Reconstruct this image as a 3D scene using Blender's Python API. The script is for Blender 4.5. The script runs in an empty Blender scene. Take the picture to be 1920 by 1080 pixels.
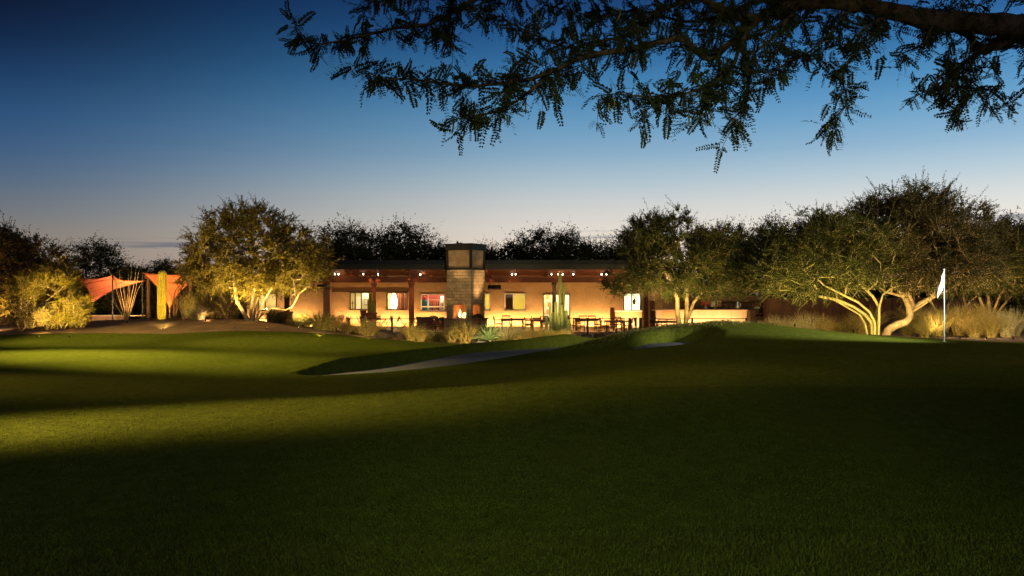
import bpy, math, random
import numpy as np
from mathutils import Vector, Matrix

random.seed(7)
RNG = np.random.default_rng(7)
SC = bpy.context.scene
COL = SC.collection
PI = math.pi
CAMZ = 2.8
FPX = 1600.0


def P(px, py, Y):
    """a point seen in the photo at (px, py), standing Y metres away"""
    return Vector(((px - 960) * Y / FPX, Y, CAMZ - (py - 540) * Y / FPX))


def PX(px, Y):
    return (px - 960) * Y / FPX


# ------------------------------------------------------------------ properties
def tag(o, label=None, cat=None, group=None, kind=None):
    if label: o['label'] = label
    if cat: o['category'] = cat
    if group: o['group'] = group
    if kind: o['kind'] = kind
    return o


def empty(name, loc, rz=0.0, label=None, cat=None, group=None):
    o = bpy.data.objects.new(name, None)
    o.empty_display_size = 0.1
    COL.objects.link(o)
    o.location = loc
    o.rotation_euler = (0, 0, rz)
    return tag(o, label, cat, group)


def copy_tree(o, parent=None):
    c = o.copy()
    COL.objects.link(c)
    c.parent = parent
    for ch in list(o.children):
        copy_tree(ch, c)
    return c


# ------------------------------------------------------------------ materials
def lin(c):
    return tuple(((v / 12.92) if v <= 0.04045 else ((v + 0.055) / 1.055) ** 2.4) for v in c)


def s255(r, g, b):
    return lin((r / 255, g / 255, b / 255)) + (1.0,)


MATS = {}


def mat(name, c1, c2=None, scale=3.0, rough=0.8, bump=0.0, bscale=None, metal=0.0, detail=5.0, spec=0.3,
        stretch=None, fine=None):
    m = bpy.data.materials.new(name)
    m.use_nodes = True
    nt = m.node_tree
    b = nt.nodes['Principled BSDF']
    b.inputs['Roughness'].default_value = rough
    b.inputs['Metallic'].default_value = metal
    b.inputs['Specular IOR Level'].default_value = spec
    tc = nt.nodes.new('ShaderNodeTexCoord')
    vec = tc.outputs['Object']
    if stretch:
        mp = nt.nodes.new('ShaderNodeMapping')
        mp.inputs['Scale'].default_value = stretch
        nt.links.new(vec, mp.inputs['Vector'])
        vec = mp.outputs['Vector']
    if c2 is None:
        c2 = tuple(v * 0.75 for v in c1)
    n = nt.nodes.new('ShaderNodeTexNoise')
    n.inputs['Scale'].default_value = scale
    n.inputs['Detail'].default_value = detail
    nt.links.new(vec, n.inputs['Vector'])
    r = nt.nodes.new('ShaderNodeValToRGB')
    r.color_ramp.elements[0].position = 0.32
    r.color_ramp.elements[1].position = 0.68
    r.color_ramp.elements[0].color = tuple(c2[:3]) + (1,)
    r.color_ramp.elements[1].color = tuple(c1[:3]) + (1,)
    nt.links.new(n.outputs['Fac'], r.inputs['Fac'])
    out = r.outputs['Color']
    if fine:
        n2 = nt.nodes.new('ShaderNodeTexNoise')
        n2.inputs['Scale'].default_value = fine[0]
        n2.inputs['Detail'].default_value = 3
        nt.links.new(vec, n2.inputs['Vector'])
        mr = nt.nodes.new('ShaderNodeMapRange')
        mr.inputs['From Min'].default_value = 0.3
        mr.inputs['From Max'].default_value = 0.7
        mr.inputs['To Min'].default_value = 1 - fine[1]
        mr.inputs['To Max'].default_value = 1 + fine[1]
        nt.links.new(n2.outputs['Fac'], mr.inputs['Value'])
        mx = nt.nodes.new('ShaderNodeMix')
        mx.data_type = 'RGBA'
        mx.blend_type = 'MULTIPLY'
        mx.inputs[0].default_value = 1.0
        nt.links.new(out, mx.inputs[6])
        nt.links.new(mr.outputs['Result'], mx.inputs[7])
        out = mx.outputs[2]
    nt.links.new(out, b.inputs['Base Color'])
    if bump:
        nb = nt.nodes.new('ShaderNodeTexNoise')
        nb.inputs['Scale'].default_value = bscale or scale * 4
        nb.inputs['Detail'].default_value = 6
        nt.links.new(vec, nb.inputs['Vector'])
        bp = nt.nodes.new('ShaderNodeBump')
        bp.inputs['Strength'].default_value = bump
        bp.inputs['Distance'].default_value = 0.03
        nt.links.new(nb.outputs['Fac'], bp.inputs['Height'])
        nt.links.new(bp.outputs['Normal'], b.inputs['Normal'])
    MATS[name] = m
    return m


def leafmat(name, c1, c2, scale=0.8, trans=0.48):
    m = bpy.data.materials.new(name)
    m.use_nodes = True
    nt = m.node_tree
    nt.nodes.clear()
    out = nt.nodes.new('ShaderNodeOutputMaterial')
    tc = nt.nodes.new('ShaderNodeTexCoord')
    n = nt.nodes.new('ShaderNodeTexNoise')
    n.inputs['Scale'].default_value = scale
    n.inputs['Detail'].default_value = 2.5
    n.inputs['Roughness'].default_value = 0.6
    nt.links.new(tc.outputs['Object'], n.inputs['Vector'])
    r = nt.nodes.new('ShaderNodeValToRGB')
    r.color_ramp.elements[0].position = 0.35
    r.color_ramp.elements[1].position = 0.65
    r.color_ramp.elements[0].color = tuple(c2) + (1,)
    r.color_ramp.elements[1].color = tuple(c1) + (1,)
    nt.links.new(n.outputs['Fac'], r.inputs['Fac'])
    d = nt.nodes.new('ShaderNodeBsdfDiffuse')
    t = nt.nodes.new('ShaderNodeBsdfTranslucent')
    mx = nt.nodes.new('ShaderNodeMixShader')
    mx.inputs[0].default_value = trans
    nt.links.new(r.outputs['Color'], d.inputs['Color'])
    nt.links.new(r.outputs['Color'], t.inputs['Color'])
    nt.links.new(d.outputs[0], mx.inputs[1])
    nt.links.new(t.outputs[0], mx.inputs[2])
    nt.links.new(mx.outputs[0], out.inputs['Surface'])
    MATS[name] = m
    return m


def emat(name, col, strength):
    m = bpy.data.materials.new(name)
    m.use_nodes = True
    b = m.node_tree.nodes['Principled BSDF']
    b.inputs['Base Color'].default_value = (0.02, 0.02, 0.02, 1)
    b.inputs['Emission Color'].default_value = tuple(col) + (1,)
    b.inputs['Emission Strength'].default_value = strength
    MATS[name] = m
    return m


def brickmat(name, c1, c2, mortar, bw, bh, ms=0.012, rough=0.9):
    m = bpy.data.materials.new(name)
    m.use_nodes = True
    nt = m.node_tree
    b = nt.nodes['Principled BSDF']
    b.inputs['Roughness'].default_value = rough
    b.inputs['Specular IOR Level'].default_value = 0.2
    tc = nt.nodes.new('ShaderNodeTexCoord')
    sp = nt.nodes.new('ShaderNodeSeparateXYZ')
    nt.links.new(tc.outputs['Object'], sp.inputs[0])
    ad = nt.nodes.new('ShaderNodeMath')
    nt.links.new(sp.outputs[0], ad.inputs[0])
    nt.links.new(sp.outputs[1], ad.inputs[1])
    cb = nt.nodes.new('ShaderNodeCombineXYZ')
    nt.links.new(ad.outputs[0], cb.inputs[0])
    nt.links.new(sp.outputs[2], cb.inputs[1])
    br = nt.nodes.new('ShaderNodeTexBrick')
    br.inputs['Scale'].default_value = 1.0
    br.inputs['Brick Width'].default_value = bw
    br.inputs['Row Height'].default_value = bh
    br.inputs['Mortar Size'].default_value = ms
    br.inputs['Mortar Smooth'].default_value = 0.3
    br.inputs['Color1'].default_value = tuple(c1) + (1,)
    br.inputs['Color2'].default_value = tuple(c2) + (1,)
    br.inputs['Mortar'].default_value = tuple(mortar) + (1,)
    nt.links.new(cb.outputs[0], br.inputs['Vector'])
    n = nt.nodes.new('ShaderNodeTexNoise')
    n.inputs['Scale'].default_value = 2.5
    n.inputs['Detail'].default_value = 8
    nt.links.new(tc.outputs['Object'], n.inputs['Vector'])
    mr = nt.nodes.new('ShaderNodeMapRange')
    mr.inputs['From Min'].default_value = 0.3
    mr.inputs['From Max'].default_value = 0.7
    mr.inputs['To Min'].default_value = 0.6
    mr.inputs['To Max'].default_value = 1.15
    nt.links.new(n.outputs['Fac'], mr.inputs['Value'])
    mx = nt.nodes.new('ShaderNodeMix')
    mx.data_type = 'RGBA'
    mx.blend_type = 'MULTIPLY'
    mx.inputs[0].default_value = 1
    nt.links.new(br.outputs['Color'], mx.inputs[6])
    nt.links.new(mr.outputs['Result'], mx.inputs[7])
    nt.links.new(mx.outputs[2], b.inputs['Base Color'])
    bp = nt.nodes.new('ShaderNodeBump')
    bp.inputs['Strength'].default_value = 0.8
    bp.inputs['Distance'].default_value = 0.02
    iv = nt.nodes.new('ShaderNodeMath')
    iv.operation = 'SUBTRACT'
    iv.inputs[0].default_value = 1.0
    nt.links.new(br.outputs['Fac'], iv.inputs[1])
    nt.links.new(iv.outputs[0], bp.inputs['Height'])
    nt.links.new(bp.outputs['Normal'], b.inputs['Normal'])
    MATS[name] = m
    return m


def glassmat():
    m = bpy.data.materials.new('window_glass')
    m.use_nodes = True
    nt = m.node_tree
    nt.nodes.clear()
    out = nt.nodes.new('ShaderNodeOutputMaterial')
    t = nt.nodes.new('ShaderNodeBsdfTransparent')
    t.inputs[0].default_value = (0.93, 0.96, 0.93, 1)
    g = nt.nodes.new('ShaderNodeBsdfGlossy')
    g.inputs['Roughness'].default_value = 0.02
    mx = nt.nodes.new('ShaderNodeMixShader')
    mx.inputs[0].default_value = 0.06
    nt.links.new(t.outputs[0], mx.inputs[1])
    nt.links.new(g.outputs[0], mx.inputs[2])
    nt.links.new(mx.outputs[0], out.inputs['Surface'])
    MATS['glass'] = m
    return m


glassmat()
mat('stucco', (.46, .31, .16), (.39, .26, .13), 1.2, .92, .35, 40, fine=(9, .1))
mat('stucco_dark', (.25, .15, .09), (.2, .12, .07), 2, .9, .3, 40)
mat('red_wood', (.12, .03, .013), (.07, .017, .008), 3, .65, .2, 20, stretch=(1, 1, 6))
mat('soffit', (.15, .04, .018), (.10, .026, .012), 3, .7, .2, 12, stretch=(6, 1, 1))
mat('roof_metal', (.006, .0065, .012), (.004, .0045, .009), 4, .4, spec=.12)
mat('black_metal', (.010, .009, .009), (.007, .006, .006), 6, .5, spec=.2)
mat('brown_steel', (.075, .035, .02), (.05, .024, .014), 5, .7, .1, 20)
mat('rust', (.10, .04, .02), (.045, .02, .012), 1.6, .85, .3, 14, stretch=(3, 3, .6), fine=(12, .25))
mat('steel', (.42, .40, .38), (.34, .33, .32), 8, .35, metal=.8)
mat('white_frame', (.72, .68, .6), (.66, .62, .54), 5, .5)
mat('tile', (.42, .32, .23), (.33, .25, .18), .9, .6, .15, 20, fine=(5, .12))
mat('teak', (.075, .032, .016), (.05, .022, .011), 4, .6, .15, 30, stretch=(8, 1, 1))
mat('dark_teak', (.07, .026, .013), (.045, .017, .009), 4, .55, .15, 30, stretch=(8, 1, 1))
mat('terracotta', (.24, .075, .032), (.17, .05, .022), 4, .8, .2, 20)
mat('soil', (.20, .108, .062), (.125, .066, .04), 1.0, .95, .6, 30, fine=(25, .35))
mat('sand', (.16, .146, .155), (.11, .10, .107), 1.2, .95, .3, 18, fine=(22, .1))
mat('rock', (.17, .12, .085), (.085, .06, .045), 3, .9, .8, 9, fine=(20, .3))
mat('dark_rock', (.07, .045, .03), (.035, .024, .018), 3, .9, .8, 9, fine=(20, .3))
mat('pale_rock', (.36, .31, .25), (.26, .22, .17), 3, .9, .6, 9, fine=(20, .2))
mat('louvre_stone', (.24, .17, .10), (.17, .115, .07), 3, .9, .4, 9)
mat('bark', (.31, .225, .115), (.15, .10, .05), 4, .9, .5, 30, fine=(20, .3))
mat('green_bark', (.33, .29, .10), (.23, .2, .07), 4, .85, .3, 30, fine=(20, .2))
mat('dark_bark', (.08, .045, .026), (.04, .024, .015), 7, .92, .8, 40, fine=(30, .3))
mat('cactus', (.36, .24, .025), (.24, .16, .018), 2.0, .75, .2, 30, fine=(14, .25))
mat('cactus_pale', (.34, .36, .13), (.25, .27, .09), 2.0, .75, .2, 30, fine=(14, .25))
mat('agave', (.30, .36, .12), (.17, .24, .07), 3.0, .6)
mat('cane', (.32, .20, .11), (.2, .12, .06), 5, .9, .4, 30)
mat('dark_cane', (.12, .05, .03), (.08, .035, .02), 5, .9, .4, 30)
mat('sail', (.55, .14, .07), (.48, .115, .055), 2, .8)
mat('flag_cloth', (.8, .8, .8), (.74, .74, .76), 3, .8)
mat('pole_white', (.7, .7, .68), (.62, .62, .6), 6, .5)
mat('paper', (.75, .73, .68), (.7, .68, .62), 3, .9)
mat('cream_paint', (.62, .52, .3), (.58, .48, .27), 2, .8)
mat('yellow_paint', (.62, .5, .14), (.56, .45, .12), 2, .8)
mat('red_paint', (.45, .07, .04), (.38, .055, .03), 2, .8)
mat('white_paint', (.75, .72, .62), (.7, .67, .58), 2, .8)
mat('teal_cloth', (.03, .16, .18), (.02, .11, .13), 6, .9)
mat('red_cloth', (.42, .04, .05), (.3, .03, .035), 6, .9)
mat('dark_cloth', (.06, .04, .03), (.04, .028, .02), 6, .9)
mat('brown_curtain', (.11, .05, .03), (.08, .035, .02), 8, .9, stretch=(8, 8, .3))
mat('counter_wood', (.42, .27, .15), (.34, .21, .11), 2, .7, .2, 20, stretch=(4, 1, .5))
mat('panel_orange', (.42, .2, .07), (.34, .155, .05), 2, .7)
mat('red_petals', (.5, .03, .04), (.35, .02, .03), 9, .8)
mat('charcoal', (.02, .016, .014), (.012, .01, .009), 8, .95, .5, 20)
brickmat('cmu', (.36, .26, .16), (.28, .2, .12), (.17, .125, .08), .4, .2, .012)
brickmat('louvre_brick', (.34, .29, .23), (.30, .255, .2), (.08, .06, .045), .8, .105, .022)
brickmat('firebrick', (.38, .2, .1), (.32, .165, .08), (.18, .1, .06), .22, .075, .01)
leafmat('blade', (.06, .072, .013), (.04, .048, .009), 5, .3)
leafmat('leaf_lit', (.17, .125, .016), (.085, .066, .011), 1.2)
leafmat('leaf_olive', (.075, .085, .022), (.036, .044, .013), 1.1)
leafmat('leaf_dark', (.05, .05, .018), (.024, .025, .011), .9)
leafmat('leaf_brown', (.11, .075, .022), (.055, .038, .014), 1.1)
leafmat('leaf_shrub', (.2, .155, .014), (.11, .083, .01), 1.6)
leafmat('leaf_overhead', (.055, .06, .022), (.03, .033, .014), 6)
leafmat('pod', (.2, .17, .05), (.13, .11, .035), 9, .2)
leafmat('straw', (.42, .32, .11), (.16, .11, .04), 14, .25)
leafmat('straw_pale', (.5, .42, .24), (.22, .17, .09), 14, .25)
leafmat('straw_green', (.24, .2, .06), (.09, .075, .025), 14, .25)
leafmat('potted_leaf', (.13, .2, .04), (.07, .11, .025), 5, .3)
emat('lamp_white', (1, .86, .66), 40)
emat('lamp_warm', (1, .55, .2), 25)
emat('flame', (1, .36, .06), 4)
emat('flame_core', (1, .62, .24), 8)
emat('lantern', (1, .88, .6), 5)
emat('heater_glow', (1, .72, .42), 1.2)
emat('ceiling_panel', (1, .9, .66), 8)


# ------------------------------------------------------------------ mesh builder
class MB:
    def __init__(self):
        self.v = []
        self.f = []

    def add(self, vs, fs):
        n = len(self.v)
        self.v.extend([tuple(v) for v in vs])
        self.f.extend([tuple(i + n for i in f) for f in fs])
        return self

    def box(self, c, s, rz=0.0, M=None):
        hx, hy, hz = s[0] / 2, s[1] / 2, s[2] / 2
        R = M if M is not None else Matrix.Rotation(rz, 3, 'Z')
        c = Vector(c)
        vs = [c + R @ Vector((x, y, z)) for x in (-hx, hx) for y in (-hy, hy) for z in (-hz, hz)]
        return self.add(vs, [(0, 1, 3, 2), (4, 6, 7, 5), (0, 4, 5, 1), (2, 3, 7, 6), (0, 2, 6, 4), (1, 5, 7, 3)])

    def bb(self, x0, x1, y0, y1, z0, z1):
        return self.box(((x0 + x1) / 2, (y0 + y1) / 2, (z0 + z1) / 2), (x1 - x0, y1 - y0, z1 - z0))

    def bar(self, p, q, w, h, up=(0, 0, 1)):
        p, q = Vector(p), Vector(q)
        d = (q - p)
        L = d.length
        d.normalize()
        s = d.cross(Vector(up))
        if s.length < 1e-4:
            s = Vector((1, 0, 0))
        s.normalize()
        u = s.cross(d)
        M = Matrix((d, s, u)).transposed()
        return self.box((p + q) / 2, (L, w, h), M=M)

    def tube(self, path, radii, n=8, cap=True):
        path = [Vector(p) for p in path]
        if not hasattr(radii, '__len__'):
            radii = [radii] * len(path)
        vs, fs = [], []
        prev = None
        for i, p in enumerate(path):
            a = path[max(i - 1, 0)]
            b = path[min(i + 1, len(path) - 1)]
            d = (b - a)
            if d.length < 1e-9:
                d = Vector((0, 0, 1))
            d.normalize()
            if prev is None:
                s = d.orthogonal().normalized()
            else:
                s = prev - d * prev.dot(d)
                if s.length < 1e-5:
                    s = d.orthogonal()
                s.normalize()
            prev = s
            u = d.cross(s)
            for k in range(n):
                t = 2 * PI * k / n
                vs.append(p + (s * math.cos(t) + u * math.sin(t)) * radii[i])
        for i in range(len(path) - 1):
            for k in range(n):
                k2 = (k + 1) % n
                fs.append((i * n + k, i * n + k2, (i + 1) * n + k2, (i + 1) * n + k))
        if cap:
            fs.append(tuple(range(n - 1, -1, -1)))
            fs.append(tuple((len(path) - 1) * n + k for k in range(n)))
        return self.add(vs, fs)

    def lathe(self, prof, c=(0, 0, 0), n=16):
        vs, fs = [], []
        for r, z in prof:
            for k in range(n):
                t = 2 * PI * k / n
                vs.append((c[0] + r * math.cos(t), c[1] + r * math.sin(t), c[2] + z))
        for i in range(len(prof) - 1):
            for k in range(n):
                k2 = (k + 1) % n
                fs.append((i * n + k, i * n + k2, (i + 1) * n + k2, (i + 1) * n + k))
        fs.append(tuple(range(n - 1, -1, -1)))
        fs.append(tuple((len(prof) - 1) * n + k for k in range(n)))
        return self.add(vs, fs)

    def blob(self, c, r, seed=0, amp=.18, nu=14, nv=9, flat=-.5):
        rr = random.Random(seed)
        ph = [rr.uniform(0, 6.28) for _ in range(6)]
        vs, fs = [], []
        for i in range(nv + 1):
            th = PI * i / nv
            for k in range(nu):
                t = 2 * PI * k / nu
                x, y, z = math.sin(th) * math.cos(t), math.sin(th) * math.sin(t), math.cos(th)
                d = 1 + amp * (math.sin(3 * x + ph[0]) * math.cos(2.6 * y + ph[1]) + .6 * math.sin(5 * z + 4 * x + ph[2]) +
                               .35 * math.sin(9 * y + 7 * x + ph[3]))
                z2 = max(z, flat)
                vs.append((c[0] + r[0] * x * d, c[1] + r[1] * y * d, c[2] + r[2] * z2 * d))
        for i in range(nv):
            for k in range(nu):
                k2 = (k + 1) % nu
                fs.append((i * nu + k, (i + 1) * nu + k, (i + 1) * nu + k2, i * nu + k2))
        return self.add(vs, fs)

    def build(self, name, m, parent=None, smooth=False, loc=None, bevel=0.0):
        me = bpy.data.meshes.new(name)
        me.from_pydata([tuple(v) for v in self.v], [], self.f)
        me.update()
        if smooth:
            me.polygons.foreach_set('use_smooth', [True] * len(me.polygons))
        o = bpy.data.objects.new(name, me)
        COL.objects.link(o)
        me.materials.append(MATS[m] if isinstance(m, str) else m)
        if parent is not None:
            o.parent = parent
        if loc is not None:
            o.location = loc
        if bevel:
            bv = o.modifiers.new('bevel', 'BEVEL')
            bv.width = bevel
            bv.segments = 2
            bv.limit_method = 'ANGLE'
        return o


def npmesh(name, V, F, m, parent=None, smooth=False, loc=None):
    """V (n,3) and quads F (k,4) into one mesh object"""
    me = bpy.data.meshes.new(name)
    V = np.asarray(V, dtype=np.float32)
    F = np.asarray(F, dtype=np.int32)
    me.vertices.add(len(V))
    me.vertices.foreach_set('co', V.ravel())
    k = F.shape[1]
    me.loops.add(F.size)
    me.loops.foreach_set('vertex_index', F.ravel())
    me.polygons.add(len(F))
    me.polygons.foreach_set('loop_start', np.arange(0, F.size, k, dtype=np.int32))
    me.polygons.foreach_set('loop_total', np.full(len(F), k, dtype=np.int32))
    if smooth:
        me.polygons.foreach_set('use_smooth', np.ones(len(F), dtype=bool))
    me.update(calc_edges=True)
    me.validate()
    o = bpy.data.objects.new(name, me)
    COL.objects.link(o)
    me.materials.append(MATS[m] if isinstance(m, str) else m)
    if parent is not None:
        o.parent = parent
    if loc is not None:
        o.location = loc
    return o


def unit(a):
    return a / np.maximum(np.linalg.norm(a, axis=-1, keepdims=True), 1e-9)


def leaf_quads(C, D, L, W, rng):
    """one rhombic leaf per row: base C, direction D, length L, width W"""
    n = len(C)
    D = unit(D)
    S = unit(np.cross(D, rng.normal(size=(n, 3))))
    L = np.broadcast_to(np.asarray(L, dtype=float), (n,))[:, None]
    W = np.broadcast_to(np.asarray(W, dtype=float), (n,))[:, None]
    V = np.stack([C, C + D * L * .5 + S * W * .5, C + D * L, C + D * L * .5 - S * W * .5], 1).reshape(-1, 3)
    F = np.arange(n * 4).reshape(n, 4)
    return V, F


# ------------------------------------------------------------------ lights
def light(kind, loc, energy, color=(1, .7, .35), target=None, parent=None, size=.1, size_y=None, angle=60, blend=.6, name='lamp_light'):
    d = bpy.data.lights.new(name, kind)
    d.energy = energy
    d.color = color
    if kind == 'SPOT':
        d.spot_size = math.radians(angle)
        d.spot_blend = blend
        d.shadow_soft_size = size
    elif kind == 'POINT':
        d.shadow_soft_size = size
    elif kind == 'AREA':
        d.shape = 'RECTANGLE'
        d.size = size
        d.size_y = size_y or size
    o = bpy.data.objects.new(name, d)
    COL.objects.link(o)
    o.location = loc
    if target is not None:
        o.rotation_euler = (Vector(target) - Vector(loc)).to_track_quat('-Z', 'Y').to_euler()
    if parent is not None:
        o.parent = parent
    return o
# ================================================================== terrain
CTRL = [(-15, -4, 1.05), (0, -4, 1.15), (15, -4, 1.15), (-5, 5, 1.12), (0, 5.8, 1.16), (6, 5.8, 1.16),
        (8, 13.4, 1.16), (2.6, 14.5, 1.15), (4, 10, 1.05), (0, 10, 1.04), (5, 18, 1.09), (8, 22, 1.07), (12, 20, 1.08),
        (13.5, 26.7, 1.13), (15.6, 26, 1.09), (12.9, 30, 1.11), (10.7, 33, 1.31), (8.6, 33.5, 1.46), (6.7, 33, 1.36),
        (4.8, 32, 1.14), (2.9, 31, .57), (8.6, 38, .7), (7, 43, .1), (12, 38, .5), (14, 36, .55),
        (17, 34, .75), (22, 34, .72), (17, 42, .6), (25, 42, .6), (12, 45, .3),
        (0, 23.5, .6), (1.9, 21.9, .75), (-1.3, 20.4, .5), (4.4, 20.6, 1.0), (4.2, 26, .85), (6.5, 26, .97),
        (-.9, 27, .27), (0, 14.2, 1.1),
        (-4.6, 11.1, 1.0), (-7.3, 17.6, .6), (-12.3, 29.7, .2), (-17.7, 43, .43), (-6.1, 10.2, .95), (-12.3, 20.4, .5),
        (-20, 33.3, .3), (-26.4, 44, .46), (-2.8, 12.3, .97), (-4, 17.6, .6), (-5, 22.2, .3), (-6.4, 28.3, .12),
        (-8.1, 36, .1), (-8.6, 43, .33), (-2.4, 35.6, .22), (-4.6, 32.5, .16), (-3, 44, -.06), (0, 43, -.2), (2.4, 43.5, -.08), (4.2, 45, .08),
        (-5, 47.5, -.2), (0, 47.7, -.32), (3, 47.5, -.22), (-14.4, 47, .95), (-19.8, 48, 1.06), (-24.3, 48, .82), (-11.2, 47, .6),
        (-7.6, 47, .1), (-10, 52, .1), (-10, 62, -.15), (0, 51, -.15), (0, 62, -.15), (12, 50, -.05), (12, 62, -.15), (5, 75, -.1),
        (-20, 62, .3), (-20, 54, .7), (-30, 55, .5), (-30, 75, .3), (30, 60, .4), (35, 45, .6), (30, 30, .9), (25, 20, 1.1),
        (-30, 30, .3), (-30, 15, .7), (-25, 0, 1), (25, 0, 1.1), (0, 110, 0), (-60, 110, .3), (60, 110, .3),
        (-60, 40, .4), (60, 40, .7), (-60, 0, .9), (60, 0, .9), (0, -40, 1.0), (-50, -40, .9), (50, -40, .9)]
_C = np.array(CTRL)


def _tps_fit():
    n = len(_C)
    A = np.zeros((n + 3, n + 3))
    d = np.linalg.norm(_C[:, None, :2] - _C[None, :, :2], axis=2)
    A[:n, :n] = np.where(d > 0, d * d * np.log(np.maximum(d, 1e-9)), 0) + np.eye(n) * 0.5
    A[:n, n] = 1
    A[:n, n + 1:] = _C[:, :2]
    A[n, :n] = 1
    A[n + 1:, :n] = _C[:, :2].T
    b = np.zeros(n + 3)
    b[:n] = _C[:, 2]
    return np.linalg.solve(A, b)


_W = _tps_fit()


def tps(x, y):
    x = np.asarray(x, float)
    y = np.asarray(y, float)
    r = np.full(x.shape, _W[-3]) + _W[-2] * x + _W[-1] * y
    for i in range(len(_C)):
        d2 = (x - _C[i, 0]) ** 2 + (y - _C[i, 1]) ** 2
        r = r + _W[i] * 0.5 * d2 * np.log(np.maximum(d2, 1e-12))
    return r


def sdf(x, y, poly):
    """signed distance to a polygon, negative inside"""
    p = np.array(poly, float)
    x = np.asarray(x, float)
    y = np.asarray(y, float)
    dmin = np.full(x.shape, 1e9)
    ins = np.zeros(x.shape, bool)
    n = len(p)
    for i in range(n):
        ax, ay = p[i]
        bx, by = p[(i + 1) % n]
        ex, ey = bx - ax, by - ay
        t = np.clip(((x - ax) * ex + (y - ay) * ey) / (ex * ex + ey * ey + 1e-12), 0, 1)
        dmin = np.minimum(dmin, (x - ax - t * ex) ** 2 + (y - ay - t * ey) ** 2)
        c = ((ay > y) != (by > y)) & (x < (bx - ax) * (y - ay) / (by - ay + 1e-12) + ax)
        ins ^= c
    return np.where(ins, -1, 1) * np.sqrt(dmin)


def smooth(a, b, t):
    t = np.clip((t - a) / (b - a), 0, 1)
    return t * t * (3 - 2 * t)


BUNK_A = [(-6.5, 26.4), (-5.8, 28.3), (-3.7, 31.2), (-1.6, 33.7), (.9, 34.9), (3.6, 35.6), (3.8, 33.8), (.9, 32.6), (-1.4, 30.6), (-3.1, 28.4), (-4.6, 26.7), (-5.8, 25.7)]
BUNK_B = [(4.0, 28.4), (4.3, 30.2), (5.0, 31.6), (6.0, 32.2), (7.0, 31.7), (7.2, 30.2), (6.7, 28.6), (5.4, 27.9)]
PATIO = [(-13.6, 50.2), (8, 50.2), (15.6, 50.2), (15.6, 68), (-20.6, 68), (-20.6, 58), (-16, 55), (-13.6, 52)]
BED_L = [(-60, 42.5), (-27, 43), (-17.7, 43.3), (-14, 43.5), (-10.5, 44), (-7, 45), (-2.6, 45.3), (0, 45.2), (2.8, 45.3), (4.4, 46.5), (6.5, 49),
         (8.5, 50.6), (8.5, 56), (-13, 70), (-13, 90), (-60, 90)]
BED_R = [(9, 37.5), (11.2, 35.5), (13.4, 32.2), (15.5, 29.3), (18, 28.0), (24, 27.6), (50, 27), (75, 60), (16.2, 62), (15.8, 52), (12, 50), (9.5, 44)]


def sand_a(x, y):
    t = np.clip((x + 5.8) / 9.2, 0, 1)
    return .02 + .40 * t + .05 * np.sin(y * .8)


def sand_b(x, y):
    return .72 + .02 * np.sin(x * 2) + .035 * (np.asarray(y, float) - 30)


def terrain(x, y):
    x = np.asarray(x, float)
    y = np.asarray(y, float)
    z = tps(x, y)
    # far country levels out
    r = np.hypot(x, y - 30)
    f = smooth(65, 120, r)
    z = z * (1 - f) + .4 * f
    # small lumps in the turf
    z = z + .018 * np.sin(x * .9 + 1.3 * np.sin(y * .35)) * np.sin(y * .7 + .6 * x) * smooth(8, 20, y)
    z = z + .03 * np.sin(x * 2.1 + y * .6) * np.sin(y * 1.7 - x * .8) * np.exp(-((x - 7) / 4) ** 2 - ((y - 33) / 2.2) ** 2)
    da = sdf(x, y, BUNK_A)
    far = smooth(-.5, .9, y - (26.8 + .85 * (x + 5.9))) * smooth(-7.2, -5.6, x) * (1 - smooth(2.0, 3.6, x))
    z = z + .33 * np.exp(-((da - .4) / .6) ** 2) * far
    for poly, fn, w in ((BUNK_A, sand_a, .3), (BUNK_B, sand_b, .3)):
        d = sdf(x, y, poly)
        k = smooth(w, -.15, d)
        z = z * (1 - k) + (fn(x, y) - .14) * k
    d = sdf(x, y, PATIO)
    k = smooth(.5, -.1, d)
    z = z * (1 - k) + np.minimum(z, -.16) * k
    return z


def gz(x, y):
    return float(terrain(np.array([x]), np.array([y]))[0])


def G(px, Y, dz=0.0):
    """a point on the ground seen in the photo's column px, Y metres away"""
    x = PX(px, Y)
    return Vector((x, Y, gz(x, Y) + dz))


def axis(parts):
    out = []
    for a, b, s in parts:
        n = max(1, int(round((b - a) / s)))
        out.extend(list(np.linspace(a, b, n, endpoint=False)))
    out.append(parts[-1][1])
    return np.array(out)


def sheet(name, xs, ys, fn, m, keep=None):
    X, Y = np.meshgrid(xs, ys)
    Z = fn(X, Y)
    V = np.stack([X, Y, Z], -1).reshape(-1, 3)
    nx, ny = len(xs), len(ys)
    i, j = np.meshgrid(np.arange(nx - 1), np.arange(ny - 1))
    a = (j * nx + i).ravel()
    F = np.stack([a, a + 1, a + nx + 1, a + nx], 1)
    if keep is not None:
        kk = keep(X, Y).ravel()
        F = F[kk[F].any(1)]
        used = np.unique(F)
        mp = np.full(len(V), -1)
        mp[used] = np.arange(len(used))
        V = V[used]
        F = mp[F]
    return npmesh(name, V, F, m, smooth=True)


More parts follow.
